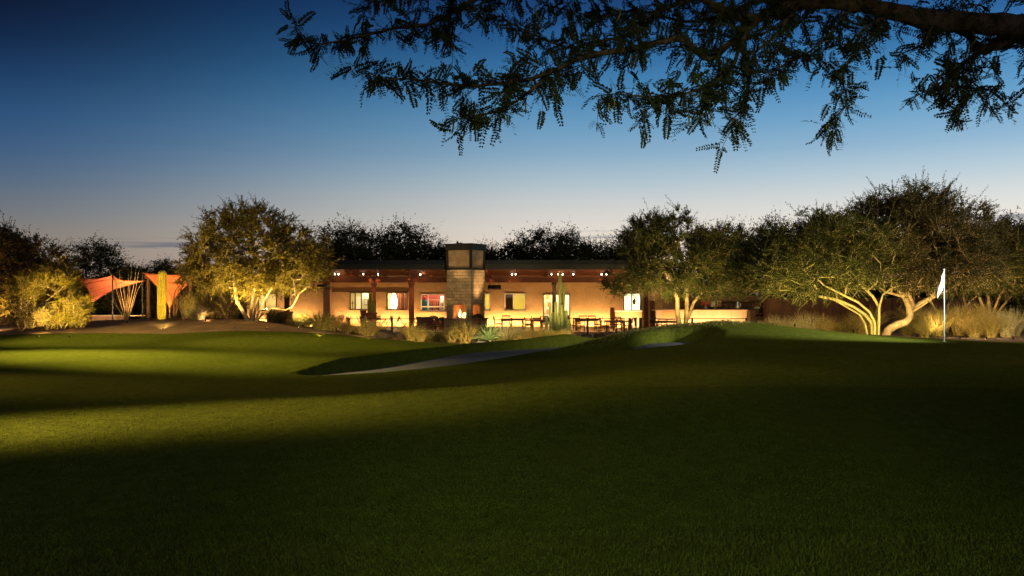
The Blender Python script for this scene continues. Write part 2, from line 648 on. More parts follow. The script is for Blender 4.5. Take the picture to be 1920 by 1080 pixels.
# turf material: mottled colour with fine blade grain, and light painted in beyond the tier
def turfmat():
    m = bpy.data.materials.new('turf')
    m.use_nodes = True
    nt = m.node_tree
    L = nt.links
    b = nt.nodes['Principled BSDF']
    b.inputs['Roughness'].default_value = .9
    b.inputs['Specular IOR Level'].default_value = 0
    b.inputs['Sheen Weight'].default_value = 0
    b.inputs['Sheen Tint'].default_value = (.6, .8, .3, 1)
    tc = nt.nodes.new('ShaderNodeTexCoord')

    def noise(scale, detail, rough=.6, st=None):
        n = nt.nodes.new('ShaderNodeTexNoise')
        n.inputs['Scale'].default_value = scale
        n.inputs['Detail'].default_value = detail
        n.inputs['Roughness'].default_value = rough
        v = tc.outputs['Object']
        if st:
            mp = nt.nodes.new('ShaderNodeMapping')
            mp.inputs['Scale'].default_value = st
            L.new(v, mp.inputs[0])
            v = mp.outputs[0]
        L.new(v, n.inputs['Vector'])
        return n.outputs['Fac']

    def rng(x, a, bb, lo, hi):
        r = nt.nodes.new('ShaderNodeMapRange')
        r.inputs['From Min'].default_value = a
        r.inputs['From Max'].default_value = bb
        r.inputs['To Min'].default_value = lo
        r.inputs['To Max'].default_value = hi
        L.new(x, r.inputs['Value'])
        return r.outputs['Result']

    def mul(a, c):
        mx = nt.nodes.new('ShaderNodeMix')
        mx.data_type = 'RGBA'
        mx.blend_type = 'MULTIPLY'
        mx.inputs[0].default_value = 1
        L.new(a, mx.inputs[6])
        L.new(c, mx.inputs[7])
        return mx.outputs[2]

    r = nt.nodes.new('ShaderNodeValToRGB')
    e = r.color_ramp.elements
    e[0].position, e[1].position = .3, .7
    e[0].color = (.054, .062, .009, 1)
    e[1].color = (.076, .083, .012, 1)
    L.new(noise(.35, 6, .6, (1, .5, 1)), r.inputs['Fac'])
    col = mul(r.outputs['Color'], rng(noise(7, 5, .7, (1, .55, 1)), .3, .7, .72, 1.28))
    col = mul(col, rng(noise(55, 4, .75), .3, .7, .5, 1.5))
    # mowing edge: a rougher collar close by; beyond the tier, light painted in

    def ring(cx, cy, rad, wd):
        v = nt.nodes.new('ShaderNodeVectorMath')
        v.operation = 'SUBTRACT'
        v.inputs[1].default_value = (cx, cy, 0)
        L.new(tc.outputs['Object'], v.inputs[0])
        m2 = nt.nodes.new('ShaderNodeVectorMath')
        m2.operation = 'MULTIPLY'
        m2.inputs[1].default_value = (1, 1, 0)
        L.new(v.outputs[0], m2.inputs[0])
        ln = nt.nodes.new('ShaderNodeVectorMath')
        ln.operation = 'LENGTH'
        L.new(m2.outputs[0], ln.inputs[0])
        return rng(ln.outputs['Value'], rad - wd, rad + wd, 0, 1)

    def tint(c, fac, rgb):
        mx = nt.nodes.new('ShaderNodeMix')
        mx.data_type = 'RGBA'
        mx.blend_type = 'MULTIPLY'
        L.new(fac, mx.inputs[0])
        L.new(c, mx.inputs[6])
        mx.inputs[7].default_value = rgb + (1,)
        return mx.outputs[2]

    inv = nt.nodes.new('ShaderNodeMath')
    inv.operation = 'SUBTRACT'
    inv.inputs[0].default_value = 1
    L.new(ring(2.0, -34, 39.75, .09), inv.inputs[1])
    col = tint(col, inv.outputs[0], (1.5, 1.22, 1.7))
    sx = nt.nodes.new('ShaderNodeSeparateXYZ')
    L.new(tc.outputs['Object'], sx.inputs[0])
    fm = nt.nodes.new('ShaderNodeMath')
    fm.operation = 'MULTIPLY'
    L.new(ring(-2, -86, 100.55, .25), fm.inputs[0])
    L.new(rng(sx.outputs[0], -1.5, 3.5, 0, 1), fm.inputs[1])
    col = tint(col, fm.outputs[0], (1.45, 1.4, 1.3))  # brighter flat above the tier, light put into the turf colour
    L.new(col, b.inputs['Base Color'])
    bp = nt.nodes.new('ShaderNodeBump')
    bp.inputs['Strength'].default_value = .55
    bp.inputs['Distance'].default_value = .02
    L.new(noise(60, 6, .75), bp.inputs['Height'])
    bp2 = nt.nodes.new('ShaderNodeBump')
    bp2.inputs['Strength'].default_value = .5
    bp2.inputs['Distance'].default_value = .06
    L.new(noise(3.5, 6, .6, (1, .6, 1)), bp2.inputs['Height'])
    L.new(bp.outputs['Normal'], bp2.inputs['Normal'])
    L.new(bp2.outputs['Normal'], b.inputs['Normal'])
    MATS['turf'] = m


turfmat()
gx = axis([(-400, -70, 30), (-70, -30, 1.6), (-30, -12, .4), (-12, 16, .2), (16, 30, .4), (30, 70, 1.6), (70, 400.1, 30)])
gy = axis([(-60, -4, 2.5), (-4, 4, .5), (4, 24, .25), (24, 38, .18), (38, 56, .3), (56, 100, 1.2), (100, 600, 25)])
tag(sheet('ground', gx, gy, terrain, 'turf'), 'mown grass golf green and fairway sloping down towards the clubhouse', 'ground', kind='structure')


def over(poly, fn, up=.03, w=.12):
    def f(x, y):
        d = sdf(x, y, poly)
        return fn(x, y) + up - (up + .12) * smooth(-w, w, d)
    return f


tag(sheet('sand_bunker', axis([(-7.2, 4.4, .15)]), axis([(25.2, 36.4, .15)]), over(BUNK_A, sand_a, 0, .25), 'sand', lambda x, y: sdf(x, y, BUNK_A) < .4),
    'long pale sand bunker curving along the foot of the green', 'bunker', kind='structure')
tag(sheet('sand_bunker', axis([(3.4, 8, .15)]), axis([(27.2, 33, .15)]), over(BUNK_B, sand_b, 0, .25), 'sand', lambda x, y: sdf(x, y, BUNK_B) < .4),
    'small sand bunker tucked under the grassy mound', 'bunker', kind='structure')


def soil_h(x, y):
    return terrain(x, y) + .02 * np.sin(x * 1.9 + y) * np.sin(y * 2.3 - x)


tag(sheet('planting_bed', axis([(-60, -28, 1.5), (-28, 9.3, .25)]), axis([(42, 52, .2), (52, 70, .6)]), over(BED_L, soil_h), 'soil',
          lambda x, y: (sdf(x, y, BED_L) < .5) & ((sdf(x, y, PATIO) > .1) | (y < 49.9))),
    'brown gravel planting berm in front of the terrace', 'planting bed', kind='structure')
tag(sheet('planting_bed', axis([(8.5, 30, .25), (30, 75, 1.5)]), axis([(26.5, 40, .2), (40, 62, .6)]), over(BED_R, soil_h), 'soil',
          lambda x, y: (sdf(x, y, BED_R) < .5) & (sdf(x, y, PATIO) > .1)),
    'dark gravel planting bed under the trees beyond the flag', 'planting bed', kind='structure')

# patio slab (tile on top, its edge a real step)
mb = MB()
n = len(PATIO)
top = [(x, y, 0.0) for x, y in PATIO]
bot = [(x, y, -.6) for x, y in PATIO]
mb.add(top + bot, [tuple(range(n)), tuple(range(2 * n - 1, n - 1, -1))] + [((i + 1) % n, i, i + n, (i + 1) % n + n) for i in range(n)])
tag(mb.build('patio', 'tile'), 'pale tiled dining terrace in front of the clubhouse', 'patio', kind='structure')

# ================================================================== sky
w = bpy.data.worlds.new('World')
SC.world = w
w.use_nodes = True
nt = w.node_tree
L = nt.links
bg = nt.nodes['Background']
tc = nt.nodes.new('ShaderNodeTexCoord')
sp = nt.nodes.new('ShaderNodeSeparateXYZ')
L.new(tc.outputs['Generated'], sp.inputs[0])


def ramp(stops):
    r = nt.nodes.new('ShaderNodeValToRGB')
    cr = r.color_ramp
    cr.interpolation = 'B_SPLINE' if False else 'EASE' if False else 'LINEAR'
    while len(cr.elements) < len(stops):
        cr.elements.new(.5)
    for e, (p, c) in zip(cr.elements, stops):
        e.position = p
    for e, (p, c) in zip(cr.elements, stops):
        e.color = s255(*c)
    L.new(sp.outputs[2], r.inputs['Fac'])
    return r.outputs['Color']


A = ramp([(0, (226, 196, 176)), (.045, (226, 210, 194)), (.07, (216, 209, 199)), (.10, (194, 198, 198)), (.124, (167, 186, 197)), (.154, (132, 166, 191)),
          (.182, (106, 152, 186)), (.208, (84, 138, 179)), (.235, (62, 120, 166)), (.265, (44, 99, 149)), (.295, (30, 77, 127)), (.33, (18, 52, 100)), (.45, (9, 20, 52)), (1, (5, 9, 26))])
B = ramp([(0, (150, 130, 113)), (.055, (129, 122, 116)), (.08, (107, 114, 121)), (.106, (84, 103, 125)), (.138, (58, 90, 126)), (.175, (38, 76, 118)), (.215, (23, 52, 92)), (.25, (13, 30, 62)), (.28, (9, 16, 42)), (.4, (6, 10, 30)), (1, (3, 5, 18))])
# azimuth: the afterglow sits to the right of the clubhouse
mr = nt.nodes.new('ShaderNodeMapRange')
mr.interpolation_type = 'SMOOTHSTEP'
mr.inputs['From Min'].default_value = -.58
mr.inputs['From Max'].default_value = .08
L.new(sp.outputs[0], mr.inputs['Value'])
mx = nt.nodes.new('ShaderNodeMix')
mx.data_type = 'RGBA'
L.new(mr.outputs['Result'], mx.inputs[0])
L.new(B, mx.inputs[6])
L.new(A, mx.inputs[7])
# thin streaks of cloud low over the horizon, in two stretches of sky
mp = nt.nodes.new('ShaderNodeMapping')
mp.inputs['Scale'].default_value = (9, 9, 230)
L.new(tc.outputs['Generated'], mp.inputs[0])
cn = nt.nodes.new('ShaderNodeTexNoise')
cn.inputs['Scale'].default_value = 1
cn.inputs['Detail'].default_value = 5
L.new(mp.outputs[0], cn.inputs['Vector'])
cr = nt.nodes.new('ShaderNodeMapRange')
cr.inputs['From Min'].default_value = .50
cr.inputs['From Max'].default_value = .66
L.new(cn.outputs['Fac'], cr.inputs['Value'])


def bump(x, c, wd):
    s = nt.nodes.new('ShaderNodeMath'); s.operation = 'SUBTRACT'; s.inputs[1].default_value = c
    L.new(x, s.inputs[0])
    a = nt.nodes.new('ShaderNodeMath'); a.operation = 'ABSOLUTE'
    L.new(s.outputs[0], a.inputs[0])
    q = nt.nodes.new('ShaderNodeMapRange'); q.interpolation_type = 'SMOOTHSTEP'
    q.inputs['From Min'].default_value = wd
    q.inputs['From Max'].default_value = wd * .45
    L.new(a.outputs[0], q.inputs['Value'])
    return q.outputs['Result']


def mth(op, a, b_):
    s = nt.nodes.new('ShaderNodeMath'); s.operation = op
    for i, v in enumerate((a, b_)):
        if isinstance(v, (int, float)): s.inputs[i].default_value = v
        else: L.new(v, s.inputs[i])
    return s.outputs[0]


m1 = mth('MULTIPLY', bump(sp.outputs[0], -.39, .09), bump(sp.outputs[2], .044, .012))
m2 = mth('MULTIPLY', bump(sp.outputs[0], .52, .09), bump(sp.outputs[2], .063, .02))
m3 = mth('MULTIPLY', bump(sp.outputs[0], .10, .06), bump(sp.outputs[2], .060, .008))
msk = mth('MULTIPLY', mth('MAXIMUM', mth('MAXIMUM', m1, m2), m3), cr.outputs['Result'])
msk = mth('MULTIPLY', msk, .75)
mc = nt.nodes.new('ShaderNodeMix')
mc.data_type = 'RGBA'
L.new(msk, mc.inputs[0])
L.new(mx.outputs[2], mc.inputs[6])
mc.inputs[7].default_value = s255(98, 104, 118)
# the physical twilight sky adds its share
SUN_EL, SUN_AZ = math.radians(-3.0), math.radians(25)
sky = nt.nodes.new('ShaderNodeTexSky')
sky.sky_type = 'NISHITA'
sky.sun_disc = False
sky.sun_elevation = SUN_EL
sky.sun_rotation = SUN_AZ
sc_ = nt.nodes.new('ShaderNodeVectorMath')
sc_.operation = 'SCALE'
sc_.inputs['Scale'].default_value = .012
L.new(sky.outputs[0], sc_.inputs[0])
ad = nt.nodes.new('ShaderNodeVectorMath')
L.new(mc.outputs[2], ad.inputs[0])
L.new(sc_.outputs[0], ad.inputs[1])
gr = nt.nodes.new('ShaderNodeMapRange')
gr.inputs['From Min'].default_value = -.1
gr.inputs['From Max'].default_value = .55
gr.inputs['To Min'].default_value = 1.0
gr.inputs['To Max'].default_value = 1.28
L.new(sp.outputs[0], gr.inputs['Value'])
gs_ = nt.nodes.new('ShaderNodeVectorMath')
gs_.operation = 'SCALE'
L.new(ad.outputs[0], gs_.inputs[0])
L.new(gr.outputs['Result'], gs_.inputs['Scale'])
L.new(gs_.outputs[0], bg.inputs['Color'])
bg.inputs['Strength'].default_value = 1.0

# added fill from behind the viewer: one very weak soft sun
sd = bpy.data.lights.new('sun_fill', 'SUN')
sd.energy = .2
sd.angle = math.radians(60)
sd.color = (1, .98, .72)
so = bpy.data.objects.new('sun_fill', sd)
COL.objects.link(so)
so.location = (0, -20, 40)
so.rotation_euler = (Vector((-2, 4, -6))).to_track_quat('-Z', 'Y').to_euler()

# camera
cd = bpy.data.cameras.new('camera')
cd.sensor_width = 36
cd.lens = 30
cd.clip_end = 3000
cd.clip_start = .1
co = bpy.data.objects.new('camera', cd)
COL.objects.link(co)
co.location = (0, 0, CAMZ)
co.rotation_euler = (PI / 2, 0, 0)
SC.camera = co
SC.view_settings.view_transform = 'Standard'
SC.view_settings.look = 'None'
SC.view_settings.exposure = 0
SC.view_settings.gamma = 1
SC.cycles.use_denoising = True
SC.cycles.denoiser = 'OPENIMAGEDENOISE'
SC.cycles.use_light_tree = True
SC.cycles.max_bounces = 6
SC.cycles.diffuse_bounces = 3
SC.cycles.glossy_bounces = 2
SC.cycles.transparent_max_bounces = 8
SC.cycles.sample_clamp_indirect = 4
# ================================================================== clubhouse
YW = 61.5
SW = YW / FPX


def part(mb, name, m, root, **k):
    return mb.build(name, m, root, loc=-Vector(root.location), **k)


def zz(py, Y):
    return CAMZ - (py - 540) * Y / FPX


club = empty('clubhouse', (PX(850, YW), YW, 0), 0, 'long low stucco clubhouse with dark overhanging roof and glowing windows', 'clubhouse')
# (px0, px1, py0, py1, frame material, mullions as fractions, transom fraction)
WINS = [(484, 519, 549, 583, 'brown_steel', (.38,), None), (656, 693, 548, 581, 'brown_steel', (.27, .58), None),
        (725, 764, 548, 581, 'brown_steel', (.78,), None), (789, 834, 551, 584, 'white_frame', (.3, .8), .27),
        (899, 919, 550, 582, 'white_frame', (.5,), None), (946, 985, 550, 582, 'white_frame', (.42,), None),
        (1018, 1069, 551, 610, 'brown_steel', (.36, .7), None), (1169, 1202, 549, 583, 'black_metal', (.47,), None)]
holes = []
for a in WINS:
    holes.append((PX(a[0], YW), PX(a[1], YW), zz(a[3], YW), zz(a[2], YW)))
WX0, WX1, WZ = PX(463, YW), PX(1242, YW), 3.32
mb = MB()
x = WX0
for (h0, h1, z0, z1) in holes:
    mb.bb(x, h0, YW, YW + .25, -.1, WZ)
    mb.bb(h0, h1, YW, YW + .25, -.1, z0)
    mb.bb(h0, h1, YW, YW + .25, z1, WZ)
    x = h1
mb.bb(x, WX1, YW, YW + .25, -.1, WZ)
part(mb, 'wall', 'stucco', club)
mb = MB()
mb.bb(WX0, WX0 + .25, YW + .25, YW + 5.2, -.1, WZ)
part(mb, 'wall', 'stucco', club)
mb = MB()
mb.bb(WX1 - .25, WX1, YW + .25, YW + 5.2, -.1, WZ)
part(mb, 'wall', 'stucco', club)
mb = MB()
mb.bb(WX0, WX1, YW + 5.2, YW + 5.4, -.1, WZ)
part(mb, 'wall', 'stucco', club)
# added dark column standing in for recess shade by the left heater, trim line over the windows
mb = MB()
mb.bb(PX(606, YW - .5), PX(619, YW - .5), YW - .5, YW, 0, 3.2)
part(mb, 'shade_column', 'stucco_dark', club)
mb = MB()
mb.bb(PX(620, YW), PX(771, YW), YW - .05, YW, zz(547.2, YW), zz(545.8, YW))
part(mb, 'wall_trim', 'brown_steel', club)
for i, (a, (h0, h1, z0, z1)) in enumerate(zip(WINS, holes)):
    isdoor = i == 6
    t = .07
    fr = MB()
    y0, y1 = YW - .03, YW + .09
    fr.bb(h0, h0 + t, y0, y1, z0, z1)
    fr.bb(h1 - t, h1, y0, y1, z0, z1)
    fr.bb(h0 + t, h1 - t, y0, y1, z1 - t, z1)
    fr.bb(h0 + t, h1 - t, y0, y1, z0, z0 + t)
    for f in a[5]:
        xm = h0 + (h1 - h0) * f
        fr.bb(xm - .035, xm + .035, y0 + .01, y1 - .01, z0 + t, z1 - t)
    if a[6]:
        zm = z0 + (z1 - z0) * a[6]
        fr.bb(h0 + t, h1 - t, y0 + .02, y1 - .02, zm - .04, zm + .04)
    f_ = part(fr, 'sliding_door' if isdoor else 'window', a[4], club)
    pn = MB()
    pn.bb(h0 + .03, h1 - .03, YW + .03, YW + .04, z0 + .03, z1 - .03)
    pn.build('pane', 'glass', f_)
    if not isdoor:
        sl = MB()
        sl.bb(h0 - .08, h1 + .08, YW - .12, YW, z0 - .09, z0)
        sl.build('sill', 'stucco', f_)
    else:
        hd = MB()
        hd.bb(h0 + (h1 - h0) * .36 - .02, h0 + (h1 - h0) * .36 + .02, YW - .1, YW - .03, .95, 1.35)
        hd.build('handle', 'black_metal', f_)

# rooms behind the glass: floor, ceiling, partitions, back walls of different paint
ROOMS = [(464, 601, 'cream_paint', 60, (1, .84, .5)), (640, 776, 'cream_paint', 55, (1, .82, .46)), (777, 875, 'red_paint', 40, (1, .86, .6)),
         (876, 1003, 'yellow_paint', 34, (1, .85, .4)), (1004, 1104, 'white_paint', 60, (1, .88, .5)), (1152, 1232, 'white_paint', 60, (1, .9, .6))]
mb = MB()
mb.bb(WX0 + .25, WX1 - .25, YW + .25, YW + 5.2, -.1, .02)
part(mb, 'floor', 'counter_wood', club)
mb = MB()
mb.bb(WX0 + .25, WX1 - .25, YW + .25, YW + 5.2, 2.8, 2.95)
part(mb, 'ceiling', 'white_paint', club)
prev = None
for i, (a, b, m, e, c) in enumerate(ROOMS):
    xa, xb = PX(a, YW) + (.3 if i == 0 else .08), PX(b, YW) - .08 - (.25 if i == 5 else 0)
    wl = MB()
    dep = 3.4
    wl.bb(xa, xb, YW + dep, YW + dep + .1, .02, 2.8)
    wl.bb(xa - .07, xa, YW + .25, YW + dep + .1, .02, 2.8)
    wl.bb(xb, xb + .07, YW + .25, YW + dep + .1, .02, 2.8)
    part(wl, 'inner_wall', m, club)
    lx = (xa + xb) / 2
    cl = MB()
    cl.bb(lx - .9, lx + .9, YW + 1.3, YW + 1.9, 2.74, 2.8)
    lamp = part(cl, 'ceiling_lamp', 'ceiling_panel', club)
    light('AREA', (lx - club.location.x, 1.6, 2.72), e * 5.0, c, target=(lx - club.location.x, 1.6, 0), parent=club, size=min(3.2, xb - xa - .4), size_y=1.6, name='ceiling_lamp_light')

# roof in two runs, left and right of the chimney, and the strip behind it
RX0, RXA, RXB, RX1 = PX(470, 55), PX(833.5, 55), PX(910, 55), PX(1268, 55)


def roof_run(x0, x1, ya):
    m1 = MB()
    pr = [(ya, 4.59), (66.8, 4.05), (66.8, 3.8), (ya, 4.32)]
    vs = [(x0, y, z) for y, z in pr] + [(x1, y, z) for y, z in pr]
    m1.add(vs, [(0, 1, 2, 3), (7, 6, 5, 4), (0, 4, 5, 1), (1, 5, 6, 2), (2, 6, 7, 3), (3, 7, 4, 0)])
    r = part(m1, 'roof', 'roof_metal', club)
    g = MB()
    g.bb(x0, x1, ya - .12, ya - .003, 4.3, 4.6)
    part(g, 'gutter', 'roof_metal', club)
    f = MB()
    f.bb(x0, x1, ya + .02, ya + .1, 4.0, 4.318)
    part(f, 'fascia', 'black_metal', club)
    s = MB()
    pr = [(ya + .1, 4.02), (57.4, 3.68), (61.49, 3.34), (61.49, 3.42), (57.4, 3.76), (ya + .1, 4.1)]
    vs = [(x0 + .02, y, z) for y, z in pr] + [(x1 - .02, y, z) for y, z in pr]
    k = 6
    s.add(vs, [(5, 4, 3, 2, 1, 0), tuple(range(6, 12))] + [(i, (i + 1) % k, (i + 1) % k + k, i + k) for i in range(k)])
    part(s, 'soffit', 'soffit', club)


roof_run(RX0, RXA, 55.0)
roof_run(RXB, RX1, 55.0)
roof_run(RXA + .01, RXB - .01, 56.3)
for xa, xb in ((RX0 + .2, PX(837, 57.5)), (PX(905, 57.5), RX1 - .2)):
    b = MB()
    b.bb(xa, xb, 57.38, 57.62, 3.17, 3.55)
    part(b, 'beam', 'red_wood', club)
    k = int((xb - xa) / 1.9)
    for i in range(k + 1):
        xr = xa + .3 + (xb - xa - .6) * i / k
        rf = MB()
        rf.bar((xr, 55.2, 3.93), (xr, 61.3, 3.27), .1, .16)
        part(rf, 'rafter', 'red_wood', club)
for px, wd, m in ((538, .3, 'brown_steel'), (701, .26, 'red_wood'), (771.5, .32, 'red_wood'), (1039, .24, 'black_metal'), (1211, .3, 'red_wood')):
    b = MB()
    x = PX(px, 57.5)
    b.bb(x - wd / 2, x + wd / 2, 57.36, 57.64, 0, 3.17)
    b.bb(x - wd / 2 - .06, x + wd / 2 + .06, 57.3, 57.7, 0, .22)
    b.bb(x - wd / 2 - .05, x + wd / 2 + .05, 57.33, 57.67, 3.0, 3.167)
    part(b, 'post', m, club, bevel=.012)

# interior furnishings seen through the windows
def stand(name, label, cat, px, Y, group=None, z=.02):
    return empty(name, (PX(px, Y), Y, z), 0, label, cat, group)


t = stand('floor_lamp', 'tall glowing oval paper floor lamp behind the third window', 'lamp', 738.5, 63.2)
mb = MB(); mb.lathe([(.16, 0), (.16, .04), (.02, .06), (.02, .95)], n=12); mb.build('base', 'black_metal', t)
mb = MB(); mb.lathe([(.05, .95)] + [(.03 + .24 * math.sin(PI * (k + .5) / 11), .95 + 1.5 * k / 10) for k in range(1, 10)] + [(.05, 2.45)], n=16)
mb.build('lamp_shade', 'lantern', t, smooth=True)
t = stand('sideboard', 'white sideboard under the glowing oval lamp', 'sideboard', 747, 62.5)
mb = MB(); mb.bb(-.95, .95, -.22, .22, .86, .92); mb.build('top', 'white_paint', t)
mb = MB(); mb.bb(-.9, .9, -.2, .2, .1, .86); mb.build('cabinet', 'counter_wood', t)
for sx in (-1, 1):
    mb = MB(); mb.bb(sx * .85 - .04, sx * .85 + .04, -.18, .18, 0, .1); mb.build('leg', 'dark_teak', t)
t = stand('curtain', 'rust brown curtain hanging beside the oval lamp', 'curtain', 752, 63.9)
mb = MB(); mb.tube([(-.45, 0, 2.55), (.45, 0, 2.55)], .02, 6); mb.build('rod', 'black_metal', t)
mb = MB()
vs, fs = [], []
for k in range(25):
    xx = -.42 + .84 * k / 24
    yy = .05 * math.sin(k * 1.5)
    vs += [(xx, yy, 2.53), (xx * .94, yy * 1.2, .05), (xx, yy + .01, 2.53), (xx * .94, yy * 1.2 + .01, .05)]
for k in range(24):
    fs += [(4 * k, 4 * k + 1, 4 * k + 5, 4 * k + 4), (4 * k + 2, 4 * k + 6, 4 * k + 7, 4 * k + 3)]
mb.add(vs, fs); mb.build('drape', 'terracotta', t, smooth=True)
t = stand('picture_frame', 'small framed picture on the white wall of the second window', 'picture', 686, 62.93, z=1.55)
mb = MB(); mb.bb(-.14, .14, -.015, .015, 0, .05); mb.bb(-.14, .14, -.015, .015, .4, .45); mb.bb(-.14, -.1, -.015, .015, .05, .4); mb.bb(.1, .14, -.015, .015, .05, .4); mb.build('frame', 'steel', t)
mb = MB(); mb.bb(-.1, .1, 0, .012, .05, .4); mb.build('print', 'paper', t)
mb = MB(); mb.bb(PX(678, 63), PX(700, 63), 62.95, 63.05, .02, 2.8); part(mb, 'inner_wall', 'white_paint', club)
mb = MB(); mb.bb(PX(667, 64.6), PX(678, 64.6), 64.75, 64.85, .02, 2.15); part(mb, 'inner_door', 'white_paint', club)
t = stand('coat_stand', 'dark slim coat stand at the left of the second window', 'coat stand', 661, 62.6)
mb = MB(); mb.lathe([(.2, 0), (.2, .03), (.025, .06), (.025, 1.8)], n=10); mb.build('pole', 'dark_teak', t)
for k in range(4):
    mb = MB(); an = k * PI / 2 + .4
    mb.tube([(0, 0, 1.6), (.12 * math.cos(an), .12 * math.sin(an), 1.66), (.17 * math.cos(an), .17 * math.sin(an), 1.78)], .012, 6); mb.build('hook', 'dark_teak', t)
# pro shop display in the red room
t = stand('garment_stand', 'teal jacket on a display stand in the red room window', 'garment stand', 796, 62.6)
mb = MB(); mb.lathe([(.22, 0), (.22, .03), (.02, .05), (.02, 1.0)], n=10); mb.build('pole', 'steel', t)
mb = MB(); mb.lathe([(.15, .95), (.24, 1.0), (.22, 1.3), (.25, 1.55), (.27, 1.75), (.2, 1.86), (.07, 1.92), (.06, 1.97)], n=14); o = mb.build('jacket', 'teal_cloth', t, smooth=True); o.scale = (1, .6, 1)
for sx in (-1, 1):
    mb = MB(); mb.tube([(sx * .22, 0, 1.8), (sx * .33, -.02, 1.5), (sx * .34, -.06, 1.12)], [.085, .075, .06], 8); mb.build('sleeve', 'teal_cloth', t, smooth=True)
mb = MB(); mb.lathe([(.05, 1.97), (.07, 2.0), (.13, 2.04), (.12, 2.12), (.05, 2.18)], n=12); mb.build('cap', 'red_cloth', t, smooth=True)
t = stand('clothes_rail', 'clothes rail of dark garments in the red room window', 'clothes rail', 815, 63.4)
mb = MB(); mb.tube([(-.7, 0, 0), (-.7, 0, 1.9), (.7, 0, 1.9), (.7, 0, 0)], .018, 6); mb.build('rail', 'steel', t)
for k in range(9):
    mb = MB(); xx = -.6 + .15 * k
    mb.add([(xx - .02, -.22, 1.75), (xx + .02, -.22, 1.75), (xx + .02, .22, 1.75), (xx - .02, .22, 1.75), (xx - .05, -.26, .8 + .2 * (k % 3)), (xx + .05, -.26, .8 + .2 * (k % 3)), (xx + .05, .26, .8 + .2 * (k % 3)), (xx - .05, .26, .8 + .2 * (k % 3))],
           [(0, 3, 2, 1), (4, 5, 6, 7), (0, 1, 5, 4), (1, 2, 6, 5), (2, 3, 7, 6), (3, 0, 4, 7)])
    mb.build('garment', ['dark_cloth', 'terracotta', 'brown_curtain'][k % 3], t)
mb = MB(); mb.bb(PX(825, 63.2), PX(831, 63.2), 63.4, 63.5, .02, 2.2); part(mb, 'inner_door', 'white_paint', club)
t = stand('display_table', 'low white display table along the red room window', 'table', 812, 62.3)
mb = MB(); mb.bb(-.8, .8, -.25, .25, .98, 1.04); mb.build('tabletop', 'white_paint', t)
for sx in (-1, 1):
    for sy in (-1, 1):
        mb = MB(); mb.bb(sx * .75 - .03, sx * .75 + .03, sy * .2 - .03, sy * .2 + .03, 0, .98); mb.build('leg', 'white_paint', t)
# blind in the left pane of the yellow room
t = stand('window_blind', 'dark roller blind drawn over the left pane of the yellow window', 'blind', 954.5, 61.95)
mb = MB(); mb.tube([(-.36, 0, 2.5), (.36, 0, 2.5)], .035, 8); mb.build('roller', 'black_metal', t)
mb = MB(); mb.bb(-.34, .34, -.005, .005, 1.1, 2.48); mb.build('fabric', 'brown_curtain', t)
# shelves behind the sliding door
t = stand('shelf_unit', 'white shelf unit with a few items behind the sliding door', 'shelf unit', 1029, 63.6)
for sx in (-.75, .75):
    mb = MB(); mb.bb(sx - .02, sx + .02, -.18, .18, 0, 2.5); mb.build('side_panel', 'white_paint', t)
for z in (.3, .85, 1.4, 1.95, 2.45):
    mb = MB(); mb.bb(-.73, .73, -.18, .18, z, z + .04); mb.build('shelf', 'counter_wood', t)
for k in range(9):
    b = stand('box', '%s box on the white shelf unit, %s' % (['yellow', 'straw coloured', 'brown'][k % 3], ['upper row at left', 'upper row in the middle', 'upper row at right', 'middle row at left', 'middle row in the middle', 'middle row at right', 'lower row at left', 'lower row in the middle', 'lower row at right'][k]),
              'box', 1029, 63.6, 'boxes on the shelf unit', .02 + [1.99, 1.44, .89][k // 3])
    b.location.x += -.45 + .45 * (k % 3) + .05 * math.sin(k * 5)
    mb = MB(); mb.bb(-.14, .14, -.1, .1, 0, .2 + .06 * (k % 3)); mb.build('carton', ['yellow_paint', 'panel_orange', 'counter_wood'][k % 3], b, bevel=.01)
    mb = MB(); mb.bb(-.145, .145, -.105, .105, .2 + .06 * (k % 3), .23 + .06 * (k % 3)); mb.build('lid', ['yellow_paint', 'panel_orange', 'counter_wood'][k % 3], b)
t = stand('desk', 'small brown desk standing behind the sliding door', 'desk', 1060, 63.0)
mb = MB(); mb.bb(-.5, .5, -.3, .3, .72, .78); mb.build('desktop', 'teak', t)
mb = MB(); mb.bb(-.45, .45, -.25, .25, .45, .718); mb.build('drawer', 'teak', t)
for sx in (-1, 1):
    for sy in (-1, 1):
        mb = MB(); mb.bb(sx * .44 - .03, sx * .44 + .03, sy * .24 - .03, sy * .24 + .03, 0, .45); mb.build('leg', 'teak', t)
t = stand('hanging_ornament', 'dark hanging ornament in the right pane of the last window', 'ornament', 1189, 62.2, z=1.5)
mb = MB(); mb.tube([(0, 0, .45), (0, 0, 1.28)], .008, 5); mb.build('cord', 'black_metal', t)
mb = MB(); mb.blob((0, 0, .3), (.13, .1, .2), 4, flat=-1); mb.build('body', 'dark_rock', t, smooth=True)

